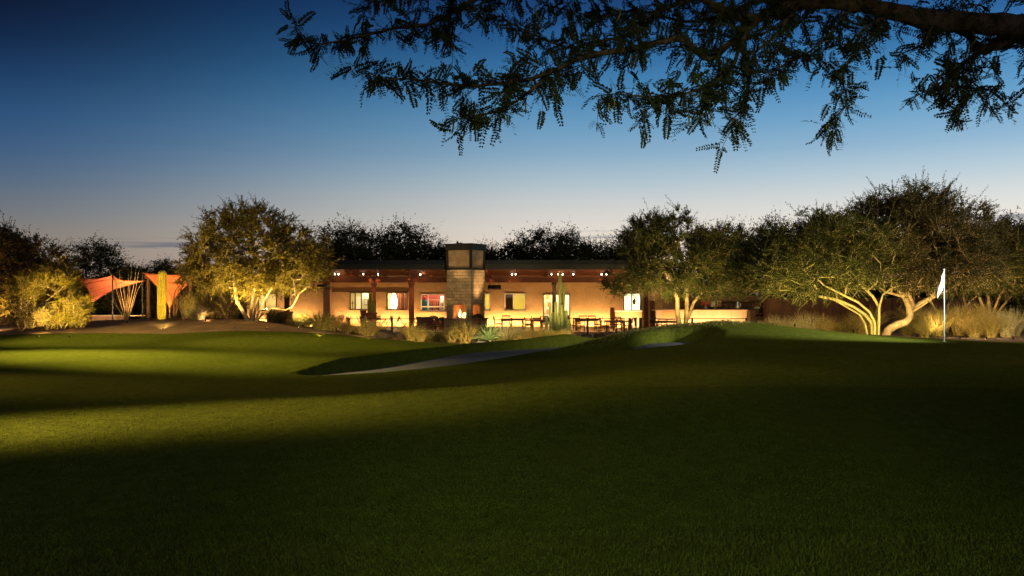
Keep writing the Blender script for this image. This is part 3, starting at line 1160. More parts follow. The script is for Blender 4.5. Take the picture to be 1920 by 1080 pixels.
# ================================================================== outdoor fireplace
fp = empty('outdoor_fireplace', (-2.97, 54.9, 0), math.radians(-27), 'tall block outdoor fireplace with fire lit in its two open sides', 'fireplace')
H = .89
mb = MB()
mb.bb(-H, -.44, -H, H, .86, 1.75)
mb.bb(-.44, H, .36, H, .86, 1.75)
mb.bb(.52, H, -H, -.62, .86, 1.75)
mb.bb(-H, H, -H, H, 1.75, 3.95)
mb.build('chimney_stack', 'cmu', fp)
mb = MB()
mb.bb(-1.02, 1.02, -1.02, 1.02, 0, .80)
mb.bb(-1.08, 1.08, -1.08, 1.08, .80, .86)
mb.build('hearth', 'stucco_dark', fp, bevel=.015)
mb = MB()
mb.bb(-.437, -.41, -H + .05, .33, .863, 1.747)
mb.bb(-.437, H - .05, .33, .357, .863, 1.747)
mb.build('firebox', 'firebrick', fp)
mb = MB()
mb.bb(-.93, .93, -.93, .93, 3.95, 4.07)
mb.build('steel_band', 'black_metal', fp)
mb = MB()
for k in range(11):
    z = 4.07 + .105 * k
    q = .82 + .004 * k
    mb.bb(-q, q, -q, q, z, z + .06)
    mb.bb(-q + .05, q - .05, -q + .05, q - .05, z + .06, z + .105)
mb.build('louvre', 'louvre_stone', fp)
mb = MB()
for sx in (-1, 1):
    for sy in (-1, 1):
        mb = MB(); mb.bb(sx * .86 - .07, sx * .86 + .07, sy * .86 - .07, sy * .86 + .07, 4.07, 5.22)
        mb.build('corner_frame', 'black_metal', fp)
mb = MB()
mb.bb(-.97, .97, -.97, .97, 5.225, 5.55)
mb.bb(-1.02, 1.02, -1.02, 1.02, 5.55, 5.62)
mb.build('chimney_cap', 'black_metal', fp)
for k in range(5):
    mb = MB()
    a = k * .8
    mb.tube([(-.25 + .12 * k - .2 * math.cos(a), -.35 - .2 * math.sin(a), .92 + .05 * (k % 3)), (-.05 + .12 * k + .2 * math.cos(a), -.3 + .2 * math.sin(a), .95 + .06 * (k % 3))], [.055, .05], 8)
    mb.build('log', 'charcoal', fp)
fr_ = random.Random(5)
for k in range(9):
    mb = MB()
    x, y = .12 + fr_.uniform(-.3, .42), -.45 + fr_.uniform(-.22, .22)
    h = fr_.uniform(.2, .42) * (1.2 if k < 4 else .8)
    pts = [(x + .05 * math.sin(j * 1.3 + k), y + .04 * math.cos(j * 1.7 + k), .95 + h * j / 6) for j in range(7)]
    mb.tube(pts, [.05, .085, .08, .062, .042, .02, .003], 8)
    mb.build('flame', 'flame_core' if k % 2 == 0 else 'flame', fp, smooth=True)
light('POINT', (.15, -.4, 1.25), 60, (1, .42, .1), parent=fp, size=.15, name='fire_light')

# ================================================================== bar pavilion on the right
bar = empty('bar_pavilion', (PX(1330, 58), 58, 0), 0, 'open terrace bar with dark beams and back shelf behind its counter', 'pavilion')
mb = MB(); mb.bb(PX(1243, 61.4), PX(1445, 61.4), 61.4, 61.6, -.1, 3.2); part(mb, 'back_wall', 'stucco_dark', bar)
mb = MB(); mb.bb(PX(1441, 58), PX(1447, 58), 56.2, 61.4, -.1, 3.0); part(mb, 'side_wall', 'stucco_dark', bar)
mb = MB(); mb.bb(PX(1268, 56), PX(1450, 56), 55.6, 56.0, 1.98, 2.24); part(mb, 'beam', 'brown_steel', bar)
mb = MB(); mb.bb(PX(1268, 56), PX(1450, 56), 56.0, 61.8, 2.3, 2.5); part(mb, 'roof', 'roof_metal', bar)
mb = MB(); mb.bb(PX(1403, 56.4), PX(1437, 56.4), 56.3, 56.5, 2.5, 3.3); part(mb, 'gable_panel', 'stucco', bar)
for px in (1223, 1436):
    mb = MB(); x = PX(px, 55.8); mb.bb(x - .15, x + .15, 55.65, 55.95, -.1, 1.976); part(mb, 'post', 'red_wood', bar)
for z in (1.35, 1.75):
    mb = MB(); mb.bb(PX(1275, 61), PX(1435, 61), 61.0, 61.4, z, z + .05); part(mb, 'shelf', 'dark_teak', bar)
bc = empty('bar_counter', (PX(1315, 54.4), 54.4, 0), 0, 'long pale wooden bar counter lit from below behind the railing', 'bar counter')
mb = MB(); mb.bb(PX(1230, 54.3), PX(1400, 54.3), 54.3, 54.6, -.1, 1.36); part(mb, 'front_panel', 'counter_wood', bc)
mb = MB(); mb.bb(PX(1226, 54.2), PX(1402, 54.2), 54.1, 55.2, 1.36, 1.43); part(mb, 'countertop', 'counter_wood', bc, bevel=.01)
mb = MB(); mb.bb(PX(1242, 54.27), PX(1271, 54.27), 54.27, 54.297, .9, 1.3); part(mb, 'inset_panel', 'panel_orange', bc)
mb = MB(); mb.bb(PX(1400, 54.6), PX(1400, 54.6) + .2, 54.6, 58.6, -.1, 1.36); part(mb, 'end_panel', 'stucco_dark', bc)
mb = MB(); mb.bb(PX(1400, 54.6), PX(1400, 54.6) + .9, 55.2, 58.4, 1.36, 1.43); part(mb, 'side_top', 'dark_teak', bc)
hw = empty('half_wall', (PX(1176, 60), 60, 0), 0, 'low stucco half wall with ledge below the last window', 'half wall')
mb = MB(); mb.bb(PX(1153, 60), PX(1203, 60), 60, 60.4, -.1, 1.12); part(mb, 'wall', 'stucco', hw)
mb = MB(); mb.bb(PX(1151, 60), PX(1204, 60), 59.9, 60.45, 1.12, 1.22); part(mb, 'ledge', 'white_paint', hw)
mb = MB(); mb.bb(PX(1145, 60), PX(1151, 60), 59.6, 60.4, 0, 1.42); part(mb, 'end_post', 'red_wood', hw)
# things on the bar
t = empty('flower_vase', (PX(1323, 55), 55.0, 1.43), 0, 'vase of red flowers standing on the bar counter', 'vase')
mb = MB(); mb.lathe([(.07, 0), (.1, .08), (.08, .2), (.05, .24)], n=12); mb.build('vase', 'steel', t, smooth=True)
fl = random.Random(3)
for k in range(14):
    mb = MB(); x, y, z = fl.uniform(-.26, .26), fl.uniform(-.15, .15), .3 + fl.uniform(0, .22)
    mb.tube([(0, 0, .2), (x * .5, y * .5, z * .8), (x, y, z)], .006, 4); mb.blob((x, y, z), (.055, .055, .045), k, .3, 8, 6, -1); mb.build('flower', 'red_petals', t)
t = empty('pitcher', (PX(1383, 55), 55.0, 1.43), 0, 'shiny metal pitcher standing on the bar counter', 'pitcher')
mb = MB(); mb.lathe([(.09, 0), (.12, .1), (.1, .3), (.07, .4), (.1, .5)], n=14); mb.build('body', 'steel', t, smooth=True)
mb = MB(); mb.tube([(.09, 0, .42), (.2, 0, .36), (.2, 0, .2), (.11, 0, .12)], .014, 6); mb.build('handle', 'steel', t)
t = empty('napkin_stack', (PX(1419, 56.6), 56.6, 1.43), 0, 'white paper stack lying at the bar end', 'paper stack')
for k in range(3):
    mb = MB(); mb.box((.02 * k, .01 * k, .02 + .04 * k), (.3, .22, .036), rz=.1 * k); mb.build('sheet', 'paper', t)
for k, (px, lb) in enumerate(((1337, 'grey framed board on the bar back wall beside the flowers'), (1348, 'second grey framed board on the bar back wall, right of its neighbour'))):
    t = empty('notice_board', (PX(px, 60.9), 60.9, 1.42), 0, lb, 'board', 'boards on the bar back wall')
    mb = MB(); mb.bb(-.2, .2, -.015, .015, 0, .5); mb.build('board', ['white_paint', 'counter_wood'][k], t)
    mb = MB(); mb.bb(-.22, .22, -.025, -.018, -.02, 0.02); mb.bb(-.22, .22, -.025, -.018, .48, .52); mb.bb(-.22, -.18, -.025, -.018, .02, .48); mb.bb(.18, .22, -.025, -.018, .02, .48); mb.build('frame', 'black_metal', t)
for k in range(12):
    px = 1285 + 13 * k if k < 3 else 1358 + 8.5 * (k - 3)
    kind = ['tall dark', 'short brown', 'green tinted'][k % 3]
    t = empty('bottle', (PX(px, 61.1), 61.2, 1.40), 0, '%s bottle on the bar back shelf, number %s from the left' % (kind, ['one', 'two', 'three', 'four', 'five', 'six', 'seven', 'eight', 'nine', 'ten', 'eleven', 'twelve'][k]), 'bottle', 'bottles on the bar back shelf')
    h = [.3, .22, .27][k % 3]
    mb = MB(); mb.lathe([(.045, 0), (.045, h * .6), (.018, h * .75), (.018, h)], n=10); mb.build('glass_body', ['dark_cloth', 'terracotta', 'teal_cloth'][k % 3], t, smooth=True)
# rusty steel screen wall behind the right trees
sw = empty('screen_wall', (PX(1560, 52), 52, .2), 0, 'rust brown steel panel screen wall behind the right hand trees', 'screen wall')
for k in range(9):
    xa = PX(1442, 52) + 1.5 * k
    mb = MB(); mb.bb(xa + .02, xa + 1.46, 52 + .04 * (k % 2), 52.06 + .04 * (k % 2), -.1, 2.12 + .0 * k); part(mb, 'panel', 'rust', sw)
for k in range(10):
    xa = PX(1442, 52) + 1.5 * k
    mb = MB(); mb.bb(xa - .05, xa + .05, 52.12, 52.24, -.1, 2.2); part(mb, 'post', 'brown_steel', sw)
mb = MB(); mb.bb(PX(1442, 52) - .05, PX(1442, 52) + 13.55, 51.96, 52.115, 2.125, 2.2); part(mb, 'cap_rail', 'brown_steel', sw)

# ================================================================== lamps of the building
ORD = ['first', 'second', 'third', 'fourth', 'fifth', 'sixth', 'seventh', 'eighth', 'ninth', 'tenth', 'eleventh', 'twelfth', 'thirteenth', 'fourteenth', 'fifteenth', 'sixteenth', 'seventeenth', 'eighteenth']
SPOTS = [(628, 1), (635, 1), (681, .5), (709, .5), (788, 1.6), (960, 1), (967, .5), (1034, .7), (1047, 2.4), (1055, .7), (1075, .8), (1128, .8), (1137, 1.3)]
for k, (px, e) in enumerate(SPOTS):
    x = PX(px, 56.4)
    t = empty('eave_spotlight', (x, 56.4, 3.70), 0, 'small lit spotlight under the eave, %s from the left' % ORD[k], 'spotlight', 'spotlights under the eave')
    mb = MB(); mb.tube([(0, 0, .11), (0, 0, .05)], .015, 6); mb.tube([(0, .07, .06), (0, -.015, .012)], [.04, .05], 10); mb.build('housing', 'black_metal', t)
    mb = MB(); mb.blob((0, -.03, 0), (.024 + .01 * e,) * 3, 1, 0, 10, 7, -1); mb.build('bulb', 'lamp_white' if e < 2 else 'lamp_warm', t, smooth=True)
    light('SPOT', (0, -.09, -.06), 250 * e, (1, .5, .16), target=(0, .5, -3), parent=t, size=.05, angle=110, blend=.8)
    if e >= 1:
        light('POINT', (.12, .55, -.12), 4 * e, (1, .5, .18), parent=t, size=.05)
for k, (px, lb) in enumerate(((701, 'double glowing sconce at the top of the post behind the potted cactus'), (772, 'glowing sconce on the beam left of the chimney'), (914, 'glowing sconce on the beam right of the chimney'),
                              (963, 'glowing sconce on the beam above the yellow window'), (1133, 'glowing sconce at the right end of the beam'))):
    t = empty('post_sconce', (PX(px, 57.3), 57.36, 3.56), 0, lb, 'sconce', 'sconces on the eave beam')
    mb = MB(); mb.bb(-.05, .05, -.12, .02, 0, .1); mb.build('bracket', 'brown_steel', t)
    for sx in (-1, 1):
        mb = MB(); mb.lathe([(.05, 0), (.07, .05), (.03, .09)], (sx * .2, -.1, -.02), 10); mb.build('lamp_shade', 'brown_steel', t)
        light('SPOT', (sx * .2, -.12, -.03), 26 if k == 0 else 15, (1, .42, .12), target=(sx * .3, .0, -.6), parent=t, size=.03, angle=95, blend=.9)
# strip washers along the foot of the wall
for k, (a, b, e) in enumerate(((470, 600, 1.0), (622, 700, 1), (704, 768, 1), (776, 835, 1), (905, 990, 1), (992, 1066, 1), (1070, 1160, 1.05))):
    xa, xb = PX(a, YW) + .1, PX(b, YW) - .1
    t = empty('wall_washer', ((xa + xb) / 2, YW - .5, 0.0), 0, 'long low strip lamp washing the clubhouse wall, %s from the left' % ORD[k], 'strip lamp', 'strip lamps along the clubhouse wall')
    w2 = (xb - xa) / 2
    mb = MB(); mb.bb(-w2, w2, -.05, .05, 0, .05); mb.build('housing', 'black_metal', t)
    light('AREA', (0, 0, .075), 68 * (xb - xa) * e, (1, .55, .2), target=(0, .5, .5), parent=t, size=2 * w2, size_y=.06, name='washer_light')
t = empty('wall_washer', (PX(1315, 53.8), 53.75, 0), 0, 'strip lamp washing the front of the bar counter', 'strip lamp')
mb = MB(); mb.bb(-2.7, 2.7, -.05, .05, 0, .05); mb.build('housing', 'black_metal', t)
light('AREA', (0, 0, .075), 420, (1, .62, .3), target=(0, .42, .6), parent=t, size=5.4, size_y=.06, name='washer_light')
t = empty('wall_washer', (PX(1178, 59.6), 59.5, 0), 0, 'strip lamp at the foot of the half wall', 'strip lamp')
mb = MB(); mb.bb(-.8, .8, -.04, .04, 0, .05); mb.build('housing', 'black_metal', t)
light('AREA', (0, 0, .075), 170, (1, .6, .24), target=(0, .4, .5), parent=t, size=1.5, size_y=.06, name='washer_light')
light('POINT', (PX(1380, 58) - bar.location.x, 1.2, 2.15), 25, (1, .6, .3), parent=bar, size=.1, name='bar_light')
light('SPOT', (PX(1420, 56) - bar.location.x, -2.2, 2.35), 60, (1, .65, .3), target=(PX(1420, 56) - bar.location.x, -1.6, 3.2), parent=bar, size=.1, angle=100, name='bar_light')
# heaters hung from the beam
for px, py, lb in ((607.5, 537.5, 'dark box heater hung under the beam beside the left tree'), (927, 538.5, 'dark box heater hung under the beam right of the chimney')):
    p = P(px, py, 56.6)
    t = empty('patio_heater', p, 0, lb, 'heater', 'heaters hung under the eave')
    M = Matrix.Rotation(.45, 3, 'X')
    mb = MB(); mb.box((0, 0, 0), (.88, .3, .2), M=M); mb.build('housing', 'black_metal', t, bevel=.02)
    mb = MB(); mb.box(M @ Vector((0, .05, -.115)), (.8, .16, .02), M=M); mb.build('heating_panel', 'heater_glow', t)
    mb = MB(); mb.box(M @ Vector((0, -.165, 0)), (.8, .02, .03), M=M); mb.build('trim', 'steel', t)
    for sx in (-1, 1):
        mb = MB(); mb.tube([(sx * .3, 0, .08), (sx * .3, .1, .8)], .012, 6); mb.build('hanger', 'black_metal', t)
# ================================================================== terrace furniture
def make_folding_chair():
    """faces +x; slatted folding wooden chair"""
    t = empty('folding_chair', (0, 0, 0))
    for sy in (-.21, .21):
        mb = MB(); mb.tube([(.27, sy, 0), (.1, sy, .24), (-.1, sy, .5), (-.22, sy, .72), (-.29, sy, .92)], [.02, .021, .021, .02, .018], 6); mb.build('upright', 'teak', t)
        s2 = sy * .84
        mb = MB(); mb.tube([(-.27, s2, 0), (-.05, s2, .22), (.2, s2, .45)], .018, 6); mb.build('leg', 'teak', t)
    mb = MB()
    for k in range(7):
        x = -.16 + .062 * k
        mb.bb(x - .024, x + .024, -.19, .19, .452 - .006 * abs(k - 3), .472 - .006 * abs(k - 3))
    mb.build('seat', 'teak', t)
    mb = MB()
    for k in range(5):
        f = k / 4
        x = -.175 - .1 * f
        z = .60 + .26 * f
        mb.box((x, 0, z), (.016, .40, .05), M=Matrix.Rotation(-.3, 3, 'Y'))
    mb.build('backrest', 'teak', t)
    return t


def make_armchair():
    """faces +x; dark slatted armchair"""
    t = empty('armchair', (0, 0, 0))
    for sx, sy in ((.24, .25), (.24, -.25)):
        mb = MB(); mb.bar((sx, sy, 0), (sx, sy, .66), .045, .045); mb.build('leg', 'dark_teak', t)
    for sy in (.25, -.25):
        mb = MB(); mb.tube([(-.32, sy, 0), (-.25, sy, .3), (-.24, sy, .5), (-.30, sy, .92)], .026, 6); mb.build('leg', 'dark_teak', t)
        mb = MB(); mb.bb(-.27, .28, sy - .03, sy + .03, .66, .69); mb.build('armrest', 'dark_teak', t)
    mb = MB()
    for k in range(8):
        x = -.21 + .06 * k
        mb.bb(x - .025, x + .025, -.23, .23, .42, .44)
    mb.bb(-.24, .25, -.225, -.2, .36, .418)
    mb.bb(-.24, .25, .2, .225, .36, .418)
    mb.build('seat', 'dark_teak', t)
    mb = MB()
    mb.bar((-.30, -.25, .89), (-.30, .25, .89), .03, .07)
    mb.bar((-.252, -.25, .55), (-.252, .25, .55), .03, .045)
    for k in range(7):
        y = -.19 + .063 * k
        mb.bar((-.254, y, .56), (-.296, y, .87), .016, .03)
    mb.build('backrest', 'dark_teak', t)
    return t


def make_dining_table():
    t = empty('dining_table', (0, 0, 0))
    mb = MB()
    for k in range(7):
        y = -.39 + .13 * k
        mb.bb(-.75, .75, y - .06, y + .06, .715, .745)
    mb.bb(-.76, -.752, -.45, .45, .712, .747)
    mb.bb(.752, .76, -.45, .45, .712, .747)
    mb.build('tabletop', 'dark_teak', t)
    mb = MB(); mb.bb(-.68, .68, -.40, -.37, .63, .714); mb.bb(-.68, .68, .37, .40, .63, .714); mb.bb(-.68, -.65, -.37, .37, .63, .714); mb.bb(.65, .68, -.37, .37, .63, .714); mb.build('apron', 'dark_teak', t)
    for sx in (-1, 1):
        for sy in (-1, 1):
            mb = MB(); mb.bar((sx * .70, sy * .40, 0), (sx * .70, sy * .40, .712), .06, .06); mb.build('leg', 'dark_teak', t)
    return t


def make_folding_table():
    t = empty('folding_table', (0, 0, 0))
    mb = MB()
    for k in range(9):
        x = -.4 + .1 * k
        h = math.sqrt(max(.02, .49 ** 2 - x * x))
        mb.bb(x - .046, x + .046, -h, h, .70, .724)
    mb.build('tabletop', 'teak', t)
    for sy in (-.3, .3):
        mb = MB(); mb.bar((-.36, sy, 0), (.34, sy, .70), .03, .045); mb.build('leg', 'teak', t)
        mb = MB(); mb.bar((.36, sy * .9, 0), (-.34, sy * .9, .70), .03, .045); mb.build('leg', 'teak', t)
    mb = MB(); mb.bar((-.36, -.3, .03), (-.36, .3, .03), .03, .03); mb.bar((.36, -.27, .03), (.36, .27, .03), .03, .03); mb.build('stretcher', 'teak', t)
    return t


PROTO = {}


def place(kind, x, y, rz, label, cat, group):
    mk = {'folding_chair': make_folding_chair, 'armchair': make_armchair, 'dining_table': make_dining_table, 'folding_table': make_folding_table}[kind]
    if kind not in PROTO:
        o = PROTO[kind] = mk()
    else:
        o = copy_tree(PROTO[kind])
    o.location = (x, y, 0.0)
    o.rotation_euler = (0, 0, rz)
    return tag(o, label, cat, group)


# tables with folding chairs on the left half of the terrace: (table px, Y, where, chairs as (dpx, dY, turn, wording))
FOLD = [(566, 58.0, 'behind the grasses', [(571, 59.3, -1.4, 'far side against the wall'), (549, 58.2, .1, 'left side')]),
        (617, 57.2, 'by the first railing post', [(589, 57.0, .25, 'left side, tilted back'), (645, 57.3, PI - .2, 'right side'), (637, 59.0, -1.9, 'far side'), (650, 56.0, PI + .25, 'near right corner')]),
        (714, 56.8, 'beside the big potted cactus', [(677, 57.0, .15, 'left side'), (741, 56.5, PI - .1, 'right side'), (707, 58.6, -1.5, 'far side'), (727, 58.0, PI + .5, 'far right corner')]),
        (783, 57.0, 'under the red post left of the chimney', [(757, 56.8, .2, 'left side'), (812, 56.6, PI - .35, 'right side')])]
for px, Y, where, chairs in FOLD:
    place('folding_table', PX(px, Y), Y, .2, 'small folding wooden table ' + where, 'table', 'folding tables on the left terrace')
    for cpx, cY, rz, wd in chairs:
        place('folding_chair', PX(cpx, cY), cY, rz, 'folding chair, %s of the table %s' % (wd, where), 'chair', 'folding chairs on the left terrace')
# tables with armchairs on the right half
DIN = [(960, 57.0, 'right of the agave', [(934, 57.0, .1, 'left end'), (949, 58.2, -1.6, 'far side'), (988, 56.9, PI, 'right end')]),
       (1016, 55.4, 'left of the cactus cluster', [(992, 55.3, .05, 'left end'), (1007, 54.5, 1.5, 'near side'), (1024, 54.4, 1.65, 'near right'), (1020, 56.6, -1.6, 'far side')]),
       (1100, 56.6, 'right of the cactus cluster', [(1071, 55.0, .35, 'left end'), (1086, 54.4, .9, 'near left corner'), (1121, 56.4, PI - .1, 'right end'), (1094, 57.9, -1.5, 'far left'), (1109, 57.9, -1.7, 'far right')]),
       (1156, 54.3, 'by the half wall', [(1133, 54.3, .05, 'left end'), (1178, 54.4, PI, 'right end'), (1149, 53.4, 1.5, 'near left'), (1162, 53.4, 1.6, 'near right'), (1158, 55.5, -1.6, 'far side')]),
       (1250, 53.3, 'beside the twin tree trunks', [(1230, 53.2, .3, 'left end'), (1243, 52.6, 1.4, 'near left'), (1256, 52.6, 1.6, 'near right')])]
for px, Y, where, chairs in DIN:
    place('dining_table', PX(px, Y), Y, .03, 'dark slatted dining table ' + where, 'table', 'dining tables on the right terrace')
    for cpx, cY, rz, wd in chairs:
        place('armchair', PX(cpx, cY), cY, rz, 'dark armchair, %s of the table %s' % (wd, where), 'armchair', 'armchairs on the right terrace')
# dark bench and low table in front of the fire
t = empty('bench', (PX(838, 53), 53.0, 0), .05, 'dark metal bench with lattice back in front of the fireplace', 'bench')
mb = MB(); mb.bb(-.75, .75, -.24, .24, .42, .46); mb.build('seat', 'black_metal', t)
mb = MB(); mb.tube([(-.75, -.26, .46), (-.75, -.32, .88), (.75, -.32, .88), (.75, -.26, .46)], .02, 6)
for k in range(10):
    x = -.68 + .15 * k
    mb.tube([(x, -.26, .47), (x + .07, -.3, .68), (x, -.32, .87)], .012, 5)
mb.build('backrest', 'black_metal', t)
for sx in (-1, 1):
    for sy in (-1, 1):
        mb = MB(); mb.tube([(sx * .7, sy * .2, .43), (sx * .72, sy * .23, 0)], .02, 6); mb.build('leg', 'black_metal', t)
    mb = MB(); mb.tube([(sx * .75, -.28, .66), (sx * .78, .1, .66), (sx * .75, .22, .45)], .018, 6); mb.build('armrest', 'black_metal', t)
t = empty('low_table', (PX(866, 52.6), 52.6, 0), .2, 'low dark metal table in front of the fireplace', 'table')
mb = MB(); mb.lathe([(.5, .42), (.52, .44), (.52, .46), (.5, .47)], n=20); mb.build('tabletop', 'black_metal', t)
for k in range(4):
    mb = MB(); a = k * PI / 2; mb.tube([(.4 * math.cos(a), .4 * math.sin(a), .42), (.3 * math.cos(a), .3 * math.sin(a), .2), (.42 * math.cos(a), .42 * math.sin(a), 0)], .02, 6); mb.build('leg', 'black_metal', t)
t = empty('grill_cabinet', (PX(797, 55.6), 55.6, 0), .1, 'dark red wooden serving cabinet left of the fireplace', 'cabinet')
mb = MB(); mb.bb(-.55, .55, -.3, .3, .08, .86); mb.build('body', 'red_wood', t, bevel=.01)
mb = MB(); mb.bb(-.62, .62, -.36, .36, .86, .92); mb.build('top', 'teak', t, bevel=.01)
for sx in (-1, 1):
    mb = MB(); mb.bb(sx * .27 - .24, sx * .27 + .24, -.325, -.302, .14, .8); d = mb.build('door', 'red_wood', t)
    mb = MB(); mb.tube([(sx * .06, -.35, .42), (sx * .06, -.35, .56)], .012, 6); mb.build('handle', 'steel', d)
for sx in (-1, 1):
    for sy in (-1, 1):
        mb = MB(); mb.bb(sx * .5 - .03, sx * .5 + .03, sy * .25 - .03, sy * .25 + .03, 0, .08); mb.build('foot', 'black_metal', t)


def pot(name, px, Y, z, r, h, label, m='terracotta'):
    t = empty(name, (PX(px, Y), Y, z), 0, label, 'planter')
    mb = MB(); mb.lathe([(r * .72, 0), (r * .8, .05), (r * .98, h * .86), (r * .95, h * .87), (r * .8, h * .87)], n=20); mb.build('pot', m, t, smooth=False)
    mb = MB(); mb.lathe([(r * 1.0, h * .86), (r * 1.1, h * .87), (r * 1.1, h), (r * .92, h), (r * .9, h * .9), (r * .3, h * .9)], n=20); mb.build('rim', m, t)
    mb = MB(); mb.lathe([(r * .9, h * .88), (r * .88, h * .93), (.01, h * .95)], n=14); mb.build('earth', 'soil', t)
    return t


def plinth(px, Y, w_, h, label):
    t = empty('plinth', (PX(px, Y), Y, 0), 0, label, 'plinth', 'plinths under the pots')
    mb = MB(); mb.bb(-w_ / 2, w_ / 2, -w_ / 2, w_ / 2, 0, h - .06); mb.build('block', 'black_metal', t, bevel=.01)
    mb = MB(); mb.bb(-w_ / 2 - .04, w_ / 2 + .04, -w_ / 2 - .04, w_ / 2 + .04, h - .06, h); mb.build('cap', 'brown_steel', t)


def ribbed(path, R, ribs=11, n=44, top=True, depth=.16):
    """a ribbed cactus column along a path; R radius per point"""
    path = [Vector(p) for p in path]
    mb = MB()
    vs, fs = [], []
    m_ = len(path)
    prev = None
    for i, p in enumerate(path):
        d = (path[min(i + 1, m_ - 1)] - path[max(i - 1, 0)]).normalized()
        s = d.orthogonal().normalized() if prev is None else (prev - d * prev.dot(d)).normalized()
        prev = s
        u = d.cross(s)
        for k in range(n):
            a = 2 * PI * k / n
            q = R[i] * (1 - depth * (.5 + .5 * math.cos(a * ribs)))
            vs.append(p + (s * math.cos(a) + u * math.sin(a)) * q)
    for i in range(m_ - 1):
        for k in range(n):
            k2 = (k + 1) % n
            fs.append((i * n + k, i * n + k2, (i + 1) * n + k2, (i + 1) * n + k))
    fs.append(tuple((m_ - 1) * n + k for k in range(n)))
    mb.add(vs, fs)
    return mb


def col_profile(base, tip, r, bend=.03, k=12, seed=0):
    rr = random.Random(seed)
    base, tip = Vector(base), Vector(tip)
    pa, ra = [], []
    bx, by = rr.uniform(-bend, bend), rr.uniform(-bend, bend)
    for i in range(k + 1):
        f = i / k
        p = base.lerp(tip, f) + Vector((bx * math.sin(PI * f), by * math.sin(PI * f), 0))
        q = r * (.86 + .14 * min(1, f * 5)) * (1 + .03 * math.sin(7 * f + seed))
        pa.append(p); ra.append(q)
    d = (tip - base).normalized()
    for g in (.35, .65, .85, .97):
        pa.append(tip + d * r * 1.1 * g); ra.append(r * math.sqrt(max(.01, 1 - g * g)))
    return pa, ra


plinth(696, 54.2, .5, .62, 'dark square plinth carrying the big potted cactus')
t = pot('cactus_pot', 696, 54.2, .62, .36, .62, 'big rust red pot with upright cactus stems on a dark plinth')
for k, (dx, h, r) in enumerate(((.02, 1.25, .11), (-.13, .8, .085), (.15, .6, .08), (.06, .95, .07))):
    pa, ra = col_profile((dx, .06 * k - .1, .56), (dx * 1.1, .06 * k - .1, .56 + h), r, .02, 10, k)
    ribbed(pa, ra, 8, 32).build('stem', 'cactus', t, smooth=True)
t = pot('plant_pot', 681, 57.6, .9, .22, .4, 'small square edged pot on the ledge behind the potted cactus', 'brown_steel')
plinth(681, 57.6, .4, .9, 'slim dark plinth behind the potted cactus')
t = pot('plant_pot', 538, 56.3, .4, .38, .85, 'tall red pot in front of the dark post at the left', 'terracotta')
plinth(538, 56.3, .6, .4, 'low dark plinth under the tall red pot at the left')


def potted(px, Y, z, r, h, label, n, L, seed, leaf='potted_leaf', droop=.5, potm='terracotta'):
    t = pot('plant_pot', px, Y, z, r, h, label, potm)
    g = np.random.default_rng(seed)
    Cs, Ds = [], []
    for k in range(n):
        a, e = g.uniform(0, 2 * PI), g.uniform(.2, 1.4)
        d = np.array([math.cos(a) * math.cos(e), math.sin(a) * math.cos(e), math.sin(e)])
        for j in range(7):
            Cs.append(np.array([0, 0, h * .9]) + d * L * (.25 + .1 * j) + np.array([0, 0, -droop * .03 * j * j * L]))
            Ds.append(d + g.normal(size=3) * .7)
    V, F = leaf_quads(np.array(Cs), np.array(Ds), g.uniform(.09, .16, len(Cs)), g.uniform(.05, .08, len(Cs)), g)
    npmesh('foliage', V, F, leaf, t)
    return t


potted(812, 58.5, 0, .35, .62, 'leafy green potted plant under the red room window', 60, .7, 1)
potted(829, 57.2, .0, .32, .58, 'dark leafy potted plant between the red room window and the chimney', 60, .6, 2, 'leaf_olive')
potted(895, 53.9, .62, .2, .3, 'pot of red flowering leaves on the hearth corner', 40, .5, 5, 'leaf_brown')
plinth(895, 53.45, .4, .6, 'dark plinth at the hearth corner')

# ------------------------------------------------------------------ railings
def railing(px0, px1, Y, posts, label, zb=0.0, h=.97):
    x0, x1 = PX(px0, Y), PX(px1, Y)
    t = empty('railing', ((x0 + x1) / 2, Y, zb), 0, label, 'railing')
    lx = lambda px: PX(px, Y) - (x0 + x1) / 2
    mb = MB(); mb.bb(lx(px0), lx(px1), -.03, .03, h - .05, h); mb.build('top_rail', 'black_metal', t)
    mb = MB(); mb.bb(lx(px0), lx(px1), -.02, .02, .09, .13); mb.build('bottom_rail', 'black_metal', t)
    for k in range(4):
        mb = MB(); z = .26 + .16 * k; mb.tube([(lx(px0), 0, z), (lx(px1), 0, z)], .006, 5); mb.build('cable', 'black_metal', t)
    for px, w_ in posts:
        mb = MB(); mb.bb(lx(px) - w_, lx(px) + w_, -.05, .05, 0, h + .03); mb.build('post', 'black_metal', t)
    return t


railing(478, 832, 51.4, [(479, .05), (566, .05), (654, .09), (735, .05), (831, .05)], 'black cable railing along the left edge of the terrace')
railing(958, 1182, 51.4, [(959, .05), (1032, .05), (1102, .06), (1181, .09)], 'black cable railing along the right edge of the terrace')
railing(1200, 1400, 51.4, [(1201, .08), (1298, .05), (1399, .05)], 'black cable railing running behind the grassy mound')
t = empty('gate_post', (PX(1191.5, 51.4), 51.4, 0), 0, 'black gate post with latch standing in the railing gap', 'gate post')
mb = MB(); mb.bb(-.08, .08, -.06, .06, 0, .98); mb.build('post', 'black_metal', t, bevel=.01)
mb = MB(); mb.bb(-.11, .11, -.08, -.062, .4, .52); mb.build('latch', 'steel', t)
mb = MB(); mb.bb(-.1, .1, -.08, .08, .982, 1.02); mb.build('cap', 'black_metal', t)
